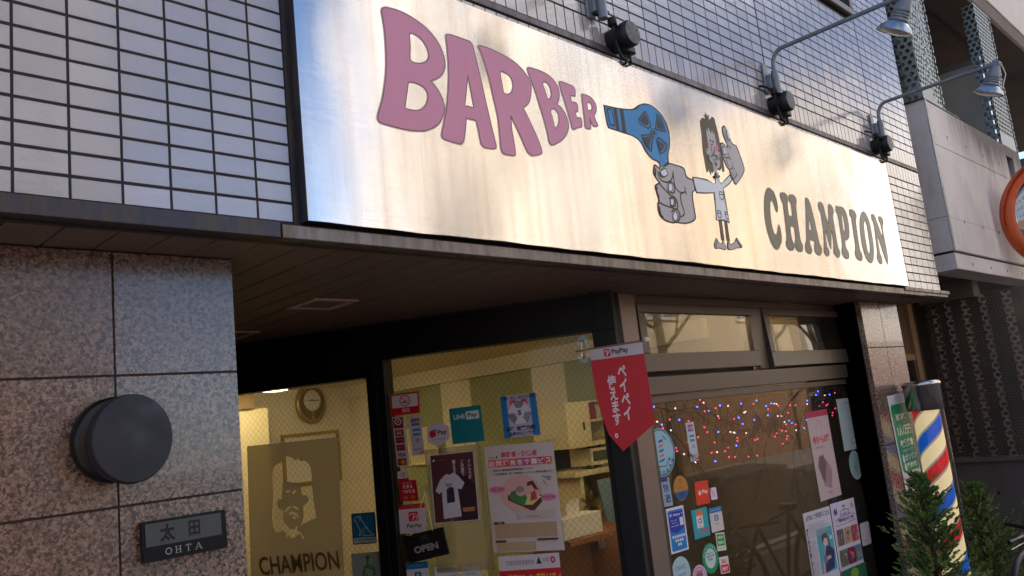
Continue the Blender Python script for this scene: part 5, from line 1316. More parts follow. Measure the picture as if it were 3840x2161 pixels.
cd.t("当店のPayPay支払いで", .14, .46, .92, .66, (236, 190, 40), .04); cd.s_([(.95, .7), (.99, .5)], .002, WH)
cd.done("poster", "red and white payment campaign poster cut off by the bottom of the photo", "poster")
cd = Card(DG, (1317, 1927), (1406, 1920), (1324, 2043)); cd.back((10, 70, 96), .05); cd.r(.05, .04, .95, .76, (14, 108, 148)); cd.r(.04, .79, .96, .97, (180, 196, 200)); cd.t("補助犬同伴可", .1, .82, .92, .90, (30, 50, 60), .02); cd.t("Welcome!", .2, .92, .8, .96, (30, 50, 60))
SG_ = (196, 214, 222)
cd.s_([(.10, .20), (.22, .12), (.36, .10), (.40, .20), (.52, .34), (.62, .50), (.82, .70), (.94, .74)], .0028, SG_); cd.s_([(.10, .20), (.20, .28), (.28, .44), (.34, .55), (.32, .70), (.26, .72), (.38, .72), (.44, .50), (.50, .70), (.46, .74), (.80, .74), (.82, .68)], .0026, SG_); cd.s_([(.52, .52), (.58, .48), (.68, .47)], .0022, SG_); cd.s_([(.75, .08), (.45, .50)], .002, (60, 140, 170)); cd.ring(.36, .17, .05, .07, .002, SG_)
cd.done("sticker", "blue assistance dog sticker with a white outlined sitting dog on the left door glass", "sticker")
cd = Card(DG, (1317, 2078), (1433, 2066), (1327, 2200)); cd.back((146, 160, 150)); GR = (20, 120, 70)
cd.e(.52, .15, .06, .06, GR); cd.s_([(.52, .2), (.5, .46), (.66, .52), (.74, .72)], .007, GR); cd.ring(.55, .58, .17, .17, .005, GR); cd.s_([(.5, .38), (.38, .46)], .005, GR); cd.s_([(.36, .55), (.32, .75)], .006, GR); cd.t("シルバーサロン", .12, .86, .92, .96, (20, 110, 80), .02)
cd.done("sticker", "grey sticker with a green wheelchair figure at the bottom of the left door glass", "sticker")
# frosted film with the man's head left clear
f2 = tr(850, 1650, 2.837)
out = [DG.at(*q) for q in ((926, 1674), (1266, 1640), (1296, 2250), (945, 2290))]
hole = pl(f2, [(620,175),(690,190),(740,215),(790,135,1),(770,215),(840,225),(890,290),(905,380),(912,500),(925,640),(945,760),(952,830,1),(880,862),(775,915,1),(805,880),(820,800),(816,700),(845,680),(872,640),(850,595),(802,585,1),(792,500),(785,458,1),(700,455),(600,435,1),(592,540),(590,630,1),(548,640),(538,690),(560,735),(600,745,1),(605,870),(640,915),(668,940,1),(625,990,1),(600,962,1),(565,982,1),(530,992,1),(500,930),(487,830),(495,560),(487,420),(495,320),(520,270),(580,235)], True, 4, DG)
hs = [hole]
for q in ([(622,775),(630,735),(660,712),(685,700,1),(680,715),(650,745)], [(705,700,1),(745,715),(770,745),(740,735),(712,718)], [(650,800),(680,770),(720,768),(755,790),(768,835),(745,815),(700,790),(670,795)], [(700,815),(725,815),(735,840),(715,843)], [(632,548),(660,535),(672,550),(640,560)], [(700,560),(735,535),(738,545),(710,575)],
          [(640,1050),(640,980),(665,950),(675,1000),(700,1030),(735,1000),(730,930),(760,915,1),(750,960),(790,985),(820,1040),(812,1055),(780,1000),(740,1030),(690,1045),(655,1010)]):
    hs.append(pl(f2, q, True, 3, DG))
b = MB(); b.ngon(DG, [out] + hs, 0, 0.0006, MATS["frosted_film"])
o = b.build("frosted_film"); tag(o, "brown frosted film on the left door glass with a long haired man's head cut clear", "window film")
cd = Card(DG.off(0.001), (968, 2090), (1266, 2064), (977, 2160)); cd.t("CHAMPION", 0, 0, 1, 1, (112, 92, 58), .02); cd.done("film_lettering", "dark CHAMPION lettering along the bottom of the frosted film", "lettering")
# hanging open board
OB = FD.off(0.0)
t = thing("open_board", "small black hanging board reading OPEN tilted on thin cords", "sign", V(OB.p(*OB.at(1600, 2050))))
cd = Card(OB, (1514, 2012), (1663, 1975), (1537, 2112), .012); cd.back((14, 13, 15), .02)
b_ = cd; b_.s_([(.04, .07), (.96, .07), (.96, .93), (.04, .93)], .0015, (44, 42, 44), True); b_.t("OPEN", .20, .46, .80, .72, (150, 150, 152), .05)
for (xa_, y_) in ((.20, .46), (.355, .46), (.51, .46), (.66, .46)): pass
b_.s_([(.43, .26), (.60, .12)], .0025, (96, 94, 96)); b_.s_([(.43, .14), (.60, .30)], .0025, (96, 94, 96)); b_.t("COME IN WE'RE", .36, .36, .64, .41, (60, 58, 60)); b_.lines(.15, .3, .85, .36, 1, (40, 38, 40)); b_.t("BARBER SHOP", .32, .80, .68, .85, (48, 46, 48)); cd.mb.build("board", None, t)
hk = V(FD.off(-0.02).p(*FD.at(1586, 1832)))
b = MB()
for q in (.2, .75): b.tube([V(OB.p(*cd.q(q, .05), 0.012)), hk + V((0, 0, -0.02))], 0.0012, 5, MATS["white_paint"])
b.build("cord", None, t)
t = thing("suction_hook", "clear suction cup hook holding the OPEN board", "suction hook", hk)
b = MB(); b.lathe(hk - FD.N * 0.012, FD.N, [(0.019, 0), (0.017, 0.004), (0.008, 0.007), (0.006, 0.016)], 24, MATS["clear_plastic"]); b.build("cup", None, t); b = MB(); b.tube([hk, hk + FD.N * 0.006, hk + FD.N * 0.006 + V((0, 0, -0.02))], 0.002, 6, MATS["chrome"]); b.build("hook", None, t)
for px, lab, kind in ((((1521, 2113), (1604, 2105), (1530, 2200)), "white sticker with a bright blue top band at the bottom of the door glass", 0), (((1628, 2127), (1715, 2120), (1636, 2205)), "white sticker with three small logos at the bottom of the door glass", 1), (((1729, 2124), (1801, 2119), (1738, 2205)), "white welcome sticker with blue bars left of the red poster", 2)):
    cd = Card(DG, *px)
    cd.back((206, 212, 214), .04)
    if kind == 0: cd.r(0, 0, 1, .28, (10, 120, 190)); cd.t("ALIPAY WECHAT", .15, .08, .85, .18, (120, 190, 230)); cd.r(.36, .42, .66, .8, (20, 110, 160), .05); cd.t("支", .42, .47, .6, .75, WH, .03)
    if kind == 1: cd.t("電子マネーご利用になれます", .06, .1, .94, .18, (60, 60, 64)); cd.e(.2, .6, .08, .1, (60, 74, 70)); cd.e(.5, .6, .12, .1, (50, 60, 70)); cd.r(.68, .48, .92, .68, (210, 80, 110), .04)
    if kind == 2: cd.t("Let's", .2, .15, .5, .24, (100, 104, 110)); cd.t("WELCOME", .2, .32, .7, .42, (100, 104, 110)); [cd.r(.52 + .12 * i, .55, .60 + .12 * i, .8, (30, 50, 130)) for i in range(3)]
    cd.done("sticker", lab, "sticker")

# ================= red hanging flag =================
FF = FD.off(0.03)
t = thing("pennant", "red and white PayPay pennant hanging from a small pole at the door corner", "pennant", V(FF.p(*FF.at(2310, 1500))))
A_, B__ = FF.at(2160, 1318), FF.at(2420, 1277)
b = MB(); b.tube([V(FF.p(*A_, 0.004)), V(FF.p(*B__, 0.004))], 0.0035, 10, mat("flag_rod", (150, 110, 100), 0.4)); b.build("rod", None, t)
b = MB(); o_ = V(FF.p(*FF.at(2423, 1274), 0.004)); b.lathe(o_ - V((0, 0, 0.0115)), (0, 0, 1), [(0.0115 * math.sin(R(a)) + 1e-4, 0.0115 - 0.0115 * math.cos(R(a))) for a in range(0, 181, 15)], 20, MATS["white_paint"]); b.build("ball", None, t)
cd = Card(FF, (2208, 1313), (2410, 1283), (2228, 1600), .0006)
fq = [FF.at(*q) for q in ((2208, 1313), (2410, 1283), (2457, 1588))]
red_pts = smooth([FF.at(2215, 1352) + (1,), FF.at(2415, 1326) + (1,), FF.at(2436, 1455), FF.at(2457, 1588) + (1,), FF.at(2337, 1693) + (1,), FF.at(2283, 1630) + (1,), FF.at(2245, 1520), FF.at(2228, 1440)], True, 4)
cd.mb.ngon(FF, [red_pts[::-1]], 0.0003, 0.0009, flatm((206, 16, 36)))
cd.mb.ngon(FF, [[FF.at(*q) for q in ((2217, 1354), (2414, 1327), (2409, 1283), (2208, 1313))]], 0.0003, 0.0009, flatm((206, 204, 214)))
cd.k = 4
t2 = Card(FF, (2208, 1313), (2410, 1283), (2217, 1353)); t2.mb = cd.mb; t2.k = 6
payp(t2, .26, .14, .38, .86); t2.t("PayPay", .41, .22, .71, .82, (50, 40, 44), .03)
t3 = Card(FF, (2300, 1375), (2362, 1366), (2330, 1590)); t3.mb = cd.mb; t3.k = 10
t3.t("ペイペイ", .20, .0, .72, .95, (238, 226, 228), .03, vert=True)
t4 = Card(FF, (2272, 1410), (2310, 1404), (2305, 1645)); t4.mb = cd.mb; t4.k = 12
t4.t("使えます。", .05, .0, .95, 1.0, (238, 226, 228), .03, vert=True)
cd.mb.build("cloth", None, t)
b = MB()
for uv in ((2179, 1279), (2184, 1338)):
    c_ = V(FD.p(*FD.at(*uv), -0.033)); b.lathe(c_, FD.N, [(0.024, 0), (0.022, 0.004), (0.010, 0.008), (0.007, 0.02), (0.0001, 0.022)], 26, MATS["clear_plastic"])
    b.lathe(c_ + FD.N * 0.018, FD.N, [(0.006, 0), (0.006, 0.006), (0.0001, 0.007)], 12, MATS["chrome"])
b.build("suction_cup", None, t)
b = MB(); b.tube([V(FD.p(*FD.at(2179, 1279), -0.008)), V(FD.p(*FD.at(2184, 1338), -0.008))], 0.0035, 8, MATS["chrome"]); b.build("bracket", None, t)

# ================= stickers and posters on the shop window =================
WG = FY(0.3712)
def disc(cu, top, bot, rgb, lab, name="sticker", fn=None, mt=None, ex=1.0):
    c_ = WG.at(*cu); r_ = (WG.at(*top)[1] - WG.at(*bot)[1]) / 2
    cd = Card(WG, (c_[0] - r_ * ex, c_[1] + r_), (c_[0] + r_ * ex, c_[1] + r_), (c_[0] - r_ * ex, c_[1] - r_), px=False)
    cd.back(rgb, pts=[(.5 + .5 * math.cos(i * math.pi / 24), .5 + .5 * math.sin(i * math.pi / 24)) for i in range(48)])
    if fn: fn(cd)
    return cd.done(name, lab, "sticker")
def face1(cd):
    cd.ring(.5, .5, .47, .47, .006, (30, 110, 160)); 
    for i, c_ in enumerate(((40, 110, 170), (220, 110, 120), (40, 110, 170), (220, 110, 120), (40, 110, 170))): cd.p([(.44 - .02 * i, .30 + .1 * i), (.60 - .01 * i, .29 + .1 * i), (.62, .23 + .1 * i), (.47, .25 + .1 * i)], c_)
    cd.s_([(.26, .3), (.36, .22)], .004, DK); cd.s_([(.62, .16), (.74, .26)], .004, DK); cd.s_([(.2, .6), (.35, .78), (.6, .8), (.76, .66)], .003, DK); cd.e(.76, .66, .03, .03, DK); cd.e(.35, .8, .03, .03, DK)
    for i, ch in enumerate("理容組合加盟店"): a_ = R(150 - 20 * i); x_, y_ = .5 + .41 * math.cos(a_), .5 + .41 * math.sin(a_); cd.t(ch, x_ - .04, y_ - .04, x_ + .04, y_ + .04, (30, 40, 60), .02)
disc((2478, 1697), (2473, 1606), (2497, 1786), (150, 200, 214), "large pale blue round sticker with a barber pole face beside the red pennant", fn=face1)
cd = Card(WG, (2475, 1795), (2507, 1790), (2492, 1902)); cd.back((150, 174, 190)); cd.r(0, 0, .8, .14, (60, 50, 140), .05); cd.t("快", .15, .2, .8, .5, (40, 60, 120), .02); cd.t("適", .2, .58, .85, .88, (40, 60, 120), .02); cd.done("sticker", "narrow grey blue sticker with two large Japanese characters left of the orange disc", "sticker")
disc((2553, 1831), (2547, 1784), (2561, 1878), (190, 130, 60), "round orange and blue seal behind the glass by the red Pay sticker", fn=lambda cd: (cd.p([(.5 - .48 * math.cos(i * math.pi / 12), .62 + .36 * math.sin(i * math.pi / 12)) for i in range(13)], (40, 90, 140)), cd.t("SAFETY", .25, .45, .75, .53, (120, 80, 40)), cd.t("安全店", .28, .68, .7, .82, (30, 60, 110), .03), cd.ring(.5, .22, .06, .08, .003, (120, 80, 40))))
cd = Card(WG, (2570, 1587), (2600, 1582), (2591, 1733)); jcb(cd); cd.back; cd.done("sticker", "tall white card brand strip under the string lights on the shop window", "sticker")
cd = Card(WG, (2603, 1809), (2654, 1800), (2613, 1897)); cd.back((232, 60, 34), .1); cd.t("Pay", .50, .38, .90, .58, (244, 226, 220), .03); cd.e(.30, .52, .10, .07, (244, 226, 220)); [cd.s_([(.30, .52), (.20 + .07 * i, .40 - .02 * (i % 2))], .003, (244, 226, 220)) for i in range(4)]; cd.done("sticker", "bright red orange rounded Pay sticker on the shop window", "sticker")
cd = Card(WG, (2661, 1831), (2684, 1827), (2668, 1876)); cd.back((226, 214, 224), .08); cd.r(.2, .2, .8, .8, (214, 190, 214), .1); cd.done("sticker", "tiny white and lilac sticker right of the red orange one", "sticker")
cd = Card(WG, (2496, 1910), (2561, 1894), (2518, 2080)); cd.back((226, 222, 234)); cd.r(.07, .06, .93, .96, (20, 130, 200), .05); cd.p([(.07, .52), (.5, .58), (.93, .48), (.93, .1), (.07, .1)], (30, 60, 170)); cd.t("支 Alipay +", .12, .13, .9, .21, (236, 236, 246), .02); cd.t("Pay smart", .2, .27, .55, .31, (220, 226, 246)); cd.t("with your", .22, .33, .55, .37, (220, 226, 246)); cd.t("home e-wallet", .18, .39, .6, .43, (220, 226, 246)); cd.r(.68, .25, .88, .43, (226, 226, 232), .03)
for j in range(3):
    for i in range(6 - j * 2): cd.r(.16 + .125 * i + .12 * j, .62 + .09 * j, .25 + .125 * i + .12 * j, .68 + .09 * j, (226, 230, 240), .015)
cd.done("sticker", "tall blue payment sign with a white border at the lower left of the shop window", "sticker")
cd = Card(WG, (2591, 1916), (2649, 1900), (2606, 2025)); cd.back((20, 170, 180), .03); cd.r(.25, .20, .66, .66, (230, 226, 230), .04); cd.p([(.3, .1), (.4, .02), (.5, .07), (.6, .02), (.68, .12), (.7, .24), (.24, .24)], (232, 120, 40)); cd.ring(.44, .42, .09, .07, .004, (176, 20, 50)); cd.s_([(.54, .26), (.54, .5)], .004, (176, 20, 50)); cd.t("d払い", .34, .57, .60, .62, (60, 50, 60)); cd.t("使えるお店", .06, .72, .94, .83, (222, 60, 100), .04, skew=-.03); cd.t("おトク", .45, .85, .92, .94, (222, 60, 100), .04, skew=-.03); cd.done("sticker", "teal sticker with a white tag and orange crown on the shop window", "sticker")
cd = Card(WG, (2657, 1908), (2703, 1897), (2670, 1999)); cd.back((212, 206, 204), .06); cd.r(0, .0, 1, .22, (16, 120, 176)); cd.t("ALIPAY 対応店", .1, .06, .9, .14, (180, 220, 236)); cd.r(.34, .32, .64, .56, (16, 110, 150), .05); cd.t("支", .40, .35, .58, .53, WH, .03); cd.t("Alipay", .34, .64, .66, .71, (70, 66, 70)); cd.done("sticker", "beige sticker with a blue top band right of the teal one", "sticker")
cd = Card(WG, (2682, 2000), (2715, 1996), (2691, 2068)); cd.back((220, 222, 214), .06); cd.r(.08, .08, .92, .72, (20, 150, 50)); cd.t("本店支持", .16, .16, .84, .36, (210, 240, 210), .03); cd.t("微信支付", .16, .44, .84, .64, (210, 240, 210), .03); cd.t("WeChat Pay", .1, .82, .9, .9, (90, 120, 90)); cd.done("sticker", "small green and white sticker above the round green seal", "sticker")
def gseal(cd):
    cd.e(.5, .5, .33, .33, (206, 220, 216), 30); cd.t("新型コロナ", .3, .3, .7, .37, (40, 90, 80), .02); cd.t("感染防止対策", .27, .40, .75, .47, (40, 90, 80), .02); cd.t("取組店", .34, .50, .62, .57, (40, 90, 80), .02)
    for i in range(9): a_ = R(200 + 17 * i); x_, y_ = .5 + .415 * math.cos(a_), .5 + .415 * math.sin(a_); cd.t("感染防止徹底宣言"[i % 8], x_ - .04, y_ - .04, x_ + .04, y_ + .04, (190, 236, 214), .02)
disc((2664, 2094), (2660, 2037), (2669, 2152), (10, 150, 104), "round green pledge seal on the shop window", fn=gseal)
cd = Card(WG, (2695, 2091), (2729, 2084), (2704, 2154)); cd.back((226, 214, 214), .08); cd.r(.06, .48, .94, .94, (206, 30, 40), .04); cd.t("au", .25, .16, .72, .40, (206, 40, 50), .02); cd.t("PAY", .18, .60, .82, .84, (240, 226, 226), .04); cd.done("sticker", "small white and red au PAY sticker right of the green seal", "sticker")
disc((2555, 2150), (2549, 2091), (2564, 2216), (176, 204, 208), "round pale grey blue sticker at the very bottom left of the shop window", fn=lambda cd: (cd.t("OSHIZ", .2, .25, .8, .4, (120, 160, 170), .03), cd.t("感染予防", .25, .5, .75, .6, (80, 130, 180), .02), cd.t("実施中", .3, .64, .7, .72, (80, 130, 180), .02)))
disc((2625, 2170), (2620, 2121), (2632, 2224), (214, 182, 200), "round pink sticker at the bottom edge of the shop window", fn=lambda cd: (cd.ring(.5, .5, .4, .4, .003, (170, 80, 120)), cd.p([(.25, .6), (.75, .6), (.7, .2), (.3, .2)], (180, 120, 150)), cd.t("地域限定", .3, .3, .7, .42, (130, 30, 70), .03)))
cd = Card(WG, (3020, 1547), (3099, 1534), (3078, 1882)); cd.back((196, 176, 176)); cd.r(0, 0, 1, .07, (176, 40, 80)); cd.s_([(.35, .2), (.42, .12), (.55, .12), (.65, .2)], .004, (150, 140, 130)); cd.t("赤ちゃんの筆", .12, .28, .88, .38, (206, 60, 80), .05); cd.lines(.15, .41, .8, .43, 1, (150, 130, 130)); cd.p([(.3, .85), (.6, .9), (.75, .7), (.6, .58), (.4, .55), (.2, .62)], (160, 130, 136)); cd.p([(.25, .75), (.35, .82), (.55, .6), (.45, .5), (.25, .52), (.15, .62)], (110, 90, 96)); cd.t("TSUKU", .4, .92, .6, .95, (110, 90, 96))
cd.done("poster", "faded pink and white poster on the window below the lights", "poster")  # colours muted to stand in for dim light behind the glass
cd = Card(WG, (3135, 1498), (3193, 1492), (3167, 1693)); cd.back((168, 184, 182)); c5 = (120, 140, 140); cd.s_([(.25, .3), (.2, .15), (.4, .08), (.75, .1), (.85, .3), (.8, .45)], .004, c5); cd.ring(.42, .2, .05, .03, .003, c5); cd.s_([(.4, .78), (.55, .88), (.8, .86), (.92, .76)], .005, c5); cd.ring(.9, .84, .06, .03, .003, c5)
cd.done("poster", "pale grey green poster with a faint line drawn face near the window's right end", "poster")  # greys of this print carry the dimness inside the window
disc((3208, 1744), (3203, 1689), (3213, 1799), (140, 166, 162), "pale oval sticker below the faint face poster", fn=lambda cd: (cd.ring(.5, .5, .46, .46, .003, (196, 206, 190)), cd.t("又人", .35, .5, .6, .72, (60, 90, 100), .03), cd.s_([(.3, .3), (.6, .25)], .004, (110, 140, 140))))
cd = Card(WG, (3010, 1927), (3109, 1898), (3053, 2205)); cd.back((210, 208, 220)); cd.t("#TSRC で理容師になる", .08, .04, .96, .12, (60, 60, 76), .02); cd.lines(.12, .17, .95, .36, 7, (176, 176, 190), seed=7); cd.lines(.1, .4, .36, .95, 22, (182, 182, 196), seed=9)
cd.t("国家資格を仕事理容師までの道", .02, .22, .10, .98, (50, 50, 66), .04, vert=True); cd.r(.36, .27, .95, .88, (70, 176, 186))
cd.p([(.42, .88), (.52, .86), (.62, .70), (.68, .60), (.62, .50), (.56, .58), (.46, .70)], (214, 170, 166)); cd.p([(.5, .88), (.85, .85), (.93, .62), (.80, .54), (.66, .52), (.58, .60), (.52, .74)], (36, 50, 96)); cd.e(.64, .45, .10, .07, (222, 190, 186)); cd.p([(.52, .50), (.52, .38), (.60, .33), (.70, .34), (.77, .42), (.80, .54), (.74, .52), (.71, .42), (.62, .41), (.56, .46)], (92, 70, 92)); cd.p([(.6, .72), (.78, .70), (.76, .66), (.6, .67)], (200, 190, 160)); cd.p([(.46, .72), (.6, .76), (.64, .66), (.5, .63)], (120, 120, 170)); cd.r(.82, .40, .9, .45, (214, 214, 226)); cd.s_([(.42, .36), (.47, .32)], .003, (60, 60, 90))
cd.done("poster", "white poster with a drawn woman in a navy apron on a turquoise ground", "poster")
cd = Card(WG, (3112, 1892), (3200, 1866), (3160, 2200)); cd.back((210, 206, 222)); PR = (92, 34, 84)
cd.s_([(.52, .04), (.52, .13)], .006, PR); cd.s_([(.44, .065), (.60, .065)], .005, PR); cd.s_([(.34, .19), (.36, .13), (.52, .10), (.74, .13), (.75, .18)], .004, PR); cd.s_([(.52, .10), (.53, .18)], .004, PR); cd.s_([(.12, .28), (.12, .22), (.34, .19), (.75, .18), (.95, .20), (.96, .27), (.12, .29)], .003, PR, True); [cd.r(.38 + .09 * i, .15, .42 + .09 * i, .175, PR) for i in range(4)]
cd.t("弓町本郷幼稚園", .22, .205, .86, .255, PR, .05); cd.p([(.08, .10), (.14, .06), (.16, .10), (.22, .06), (.22, .16), (.16, .13), (.12, .17)], (80, 40, 130)); cd.p([(.80, .07), (.86, .04), (.88, .07), (.93, .04), (.92, .13), (.88, .10), (.84, .13)], (200, 150, 120))
ph = [(100, 92, 84), (176, 150, 120), (184, 60, 60), (90, 110, 80), (120, 24, 40), (90, 120, 150)]; rd = random.Random(4)
for j in range(2):
    for i in range(3):
        x_, y_ = .08 + .30 * i, .33 + .25 * j; cd.r(x_, y_, x_ + .26, y_ + .20, ph[j * 3 + i])
        for q in range(8): cd.e(x_ + rd.uniform(.04, .22), y_ + rd.uniform(.04, .17), rd.uniform(.015, .05), rd.uniform(.01, .03), (rd.randint(60, 220), rd.randint(50, 190), rd.randint(40, 170)), 8)
cd.r(0, .82, 1, 1, (20, 96, 60)); cd.e(.5, .9, .16, .06, (120, 160, 50)); cd.lines(.08, .85, .34, .92, 3, (200, 220, 200))
cd.done("poster", "white kindergarten poster with a purple church drawing and six photos", "poster")
cd = Card(WG, (3223, 1965), (3256, 1954), (3235, 2050)); cd.back((196, 186, 184), .12); cd.lines(.15, .78, .9, .82, 1, (130, 120, 120)); cd.done("sticker", "blank pale rounded sticker right of the kindergarten poster", "sticker")
# green poster on the right pillar
GP = FP.off(0.003)
cd = Card(GP, (4.515, 1.592), (4.80, 1.60), (4.545, 1.03), px=False); cd.back((226, 226, 230)); g_ = (20, 146, 84); cd.r(.06, .10, 1.0, .80, g_, .10); W2 = (232, 242, 236)
cd.s_([(.12, .22), (.18, .29)], .002, W2); cd.t("物価高騰", .20, .20, .80, .27, W2, .04); cd.t("1人1万円", .20, .32, .92, .43, W2, .04); cd.t("家賃格差", .20, .47, .92, .55, W2, .03); cd.t("で支援 アップ", .20, .57, .8, .60, W2); cd.e(.22, .66, .055, .045, W2); cd.t("ガソリン", .30, .62, .95, .69, W2, .04); cd.e(.24, .75, .055, .045, W2); cd.t("電気代", .32, .71, .86, .77, W2, .04); cd.lines(.1, .86, .8, .95, 3, (60, 60, 70), seed=5)
cd.done("poster", "green and white campaign poster on the right stone pillar behind the barber pole", "poster")

# ================= string lights and twigs behind the window =================
f7 = tr(2400, 1480, 2.13); f8 = tr(2900, 1380, 1.856)
bul = [(f7, q) for q in "B112,98 W282,110 B457,98 R480,43 W508,65 B638,87 W703,90 R604,110 R517,134 B548,130 B808,73 R907,75 B930,48 B1048,71 W1072,72 W1090,76 R1106,90 B1007,92 R1024,118 R1200,86 R1242,86 R1184,145 B1021,166 W1101,172 W1129,172 R237,200 B314,202 W137,217 B174,241 R184,268 W247,285 R388,212 W622,174 R633,188 R752,195 B788,185 W832,145 W843,137 B820,234 B914,203 W1155,220 R1167,238 B1190,208 B1214,227 R1245,238 W1247,285 R514,262 R537,300 B626,298 W722,299 W748,303 B758,306 W848,309 R1120,280 R1135,290 R1166,293 R1092,310 R1077,335 R1177,332 R1172,355 R463,340 R384,382 R778,345 R778,370 R596,383 R938,355 R918,363 B769,407 R1140,393 R288,427 R296,453 W352,476 R705,423 R680,453 W616,460 R571,465 R712,498 R759,498 R867,496 R937,488 B601,533 W443,540".split()]
bul += [(f8, q) for q in "B311,163 B297,190 B237,228 B250,228 W236,252 W358,191 B391,186 R427,174 B495,180 R345,238 R321,265 R368,262 R378,255 R432,282 R413,312 R411,332 B232,364 R272,407 B214,420 R156,394 W158,434".split()]
FBL = FY(0.43)
bm = {'B': mat("bulb_blue", (20, 60, 255), 0.3, emit=(40, 80, 255), es=14), 'R': mat("bulb_red", (255, 60, 90), 0.3, emit=(255, 60, 120), es=3.2), 'W': mat("bulb_white", (255, 225, 235), 0.3, emit=(255, 215, 235), es=2.6)}
lt = thing("string_lights", "string of tiny red blue and white lights on bare twigs inside the window", "string lights", V(FBL.p(*FBL.at(2850, 1600))))
pts = []
protos = {}
for f_, q in bul:
    c_ = q[0]; x_, y_ = (float(v) for v in q[1:].split(",")); (p_,) = f_([(x_, y_)])
    P_ = V(FBL.p(*FBL.at(*p_))); pts.append((P_, p_))
    if c_ not in protos:
        b = MB(); O = P_; b.lathe(O - V((0, 0, 0.0038)), (0, 0, 1), [(0.0038 * math.sin(R(a)) + 1e-5, 0.0038 - 0.0038 * math.cos(R(a))) for a in range(0, 181, 30)], 8, bm[c_])
        o = b.build("bulb", None, lt); protos[c_] = (o, P_)
    else:
        s_, P0 = protos[c_]; o = s_.copy(); COL.objects.link(o); o.parent = lt; o.location = P_ - P0
rd = random.Random(12); tw = MB(); wr = MB(); tm = mat("twig_bark", (44, 32, 26), 0.9)
def twig(P, d, ln, r, dep):
    path = [P]; q = V(P); dd = V(d)
    for i in range(5):
        dd = (dd + V((rd.uniform(-.28, .28), rd.uniform(-.08, .08), rd.uniform(-.28, .28)))).normalized(); q = q + dd * ln / 5; path.append(q.copy())
        if dep < 3 and rd.random() < 0.75:
            sd_ = (dd + V((rd.uniform(-.9, .9), rd.uniform(-.15, .15), rd.uniform(-.9, .6)))).normalized(); twig(q, sd_, ln * rd.uniform(.35, .6), r * .6, dep + 1)
    tw.tube(path, [r * (1 - .13 * i) for i in range(6)], 5, tm, cap=False)
for (u0, v0, u1, v1, r_) in ((2440, 1520, 2660, 1600, .006), (2600, 1480, 2560, 1640, .004), (2650, 1520, 2780, 1700, .004), (2800, 1500, 2760, 1640, .004), (3000, 1470, 2880, 1600, .005), (3060, 1470, 2960, 1640, .005), (3100, 1450, 3050, 1560, .004), (2870, 1560, 3080, 1560, .004), (2500, 1600, 2700, 1680, .004), (3150, 1450, 3060, 1620, .003)):
    a_, c_ = V(FBL.p(*FBL.at(u0, v0), -0.012)), V(FBL.p(*FBL.at(u1, v1), -0.012)); twig(a_, (c_ - a_).normalized(), (c_ - a_).length, r_, 0)
tw.build("twigs", None, lt)
srt = sorted(pts, key=lambda t_: t_[1][0])
for i in range(0, len(srt) - 1):
    if (srt[i][0] - srt[i + 1][0]).length < 0.22:
        m_ = (srt[i][0] + srt[i + 1][0]) / 2 + V((0, 0.008, -0.02)); wr.tube([srt[i][0], m_, srt[i + 1][0]], 0.0011, 4, MATS["cable_black"], cap=False)
wr.build("wire", None, lt)
for k, (pts_, lab) in enumerate((([(2806, 1650), (2822, 1600), (2832, 1546), (2852, 1570), (2868, 1622), (2846, 1610), (2826, 1640)], "left black pointed cloth hanging among the lights"), ([(2868, 1610), (2884, 1572), (2905, 1552), (2918, 1590), (2914, 1640), (2900, 1600), (2882, 1648)], "right black pointed cloth hanging among the lights"))):
    b = MB(); fr_ = FY(0.47); b.ngon(fr_, [[fr_.at(*q) for q in pts_]], 0, 0.004, MATS["dark_plastic"]); tag(b.build("hanging_cloth"), lab, "cloth")

# ================= things inside the shop =================
FB = FY(4.998)
cc = FB.at(1161, 1516)
t = thing("wall_clock", "oval gilt wall clock on the cream wall behind the door glass", "clock", V(FB.p(*cc)))
gt = mat("gilt", (176, 156, 110), 0.35, metal=0.5)
b = MB(); b.lathe(FB.p(*cc), FB.N, [(0.175, 0), (0.18, 0.03), (0.165, 0.05), (0.145, 0.045)], 40, gt, ex=0.86, xa=(1, 0, 0)); b.build("case", None, t)
b = MB(); b.ell(FB, cc, 0.125, 0.148, 0.047, mat("clock_back", (120, 104, 80), 0.5)); b.ell(FB, (cc[0], cc[1] + 0.03), 0.088, 0.096, 0.050, MATS["white_paint"]); fc = b.build("face", None, t)
b = MB()
for i in range(12): a_ = R(30 * i); b.ribbon(FB, [(cc[0] + .070 * math.cos(a_), cc[1] + .03 + .076 * math.sin(a_)), (cc[0] + .082 * math.cos(a_), cc[1] + .03 + .09 * math.sin(a_))], .006, .052, MATS["dark_plastic"])
b.ribbon(FB, [(cc[0] - .02, cc[1] + .03), (cc[0] + .065, cc[1] + .026)], .006, .053, MATS["dark_plastic"]); b.ribbon(FB, [(cc[0] - .04, cc[1] + .03), (cc[0] + .02, cc[1] + .034)], .008, .054, MATS["dark_plastic"]); b.build("hands", None, fc)
b = MB(); b.wbox(cc[0] - .008, cc[0] + .008, 4.94, 4.955, cc[1] - .13, cc[1] - .07, gt); b.lathe((cc[0], 4.95, cc[1] - .13), (0, -1, 0), [(.018, 0), (.018, .006)], 14, gt); b.build("pendulum", None, t)
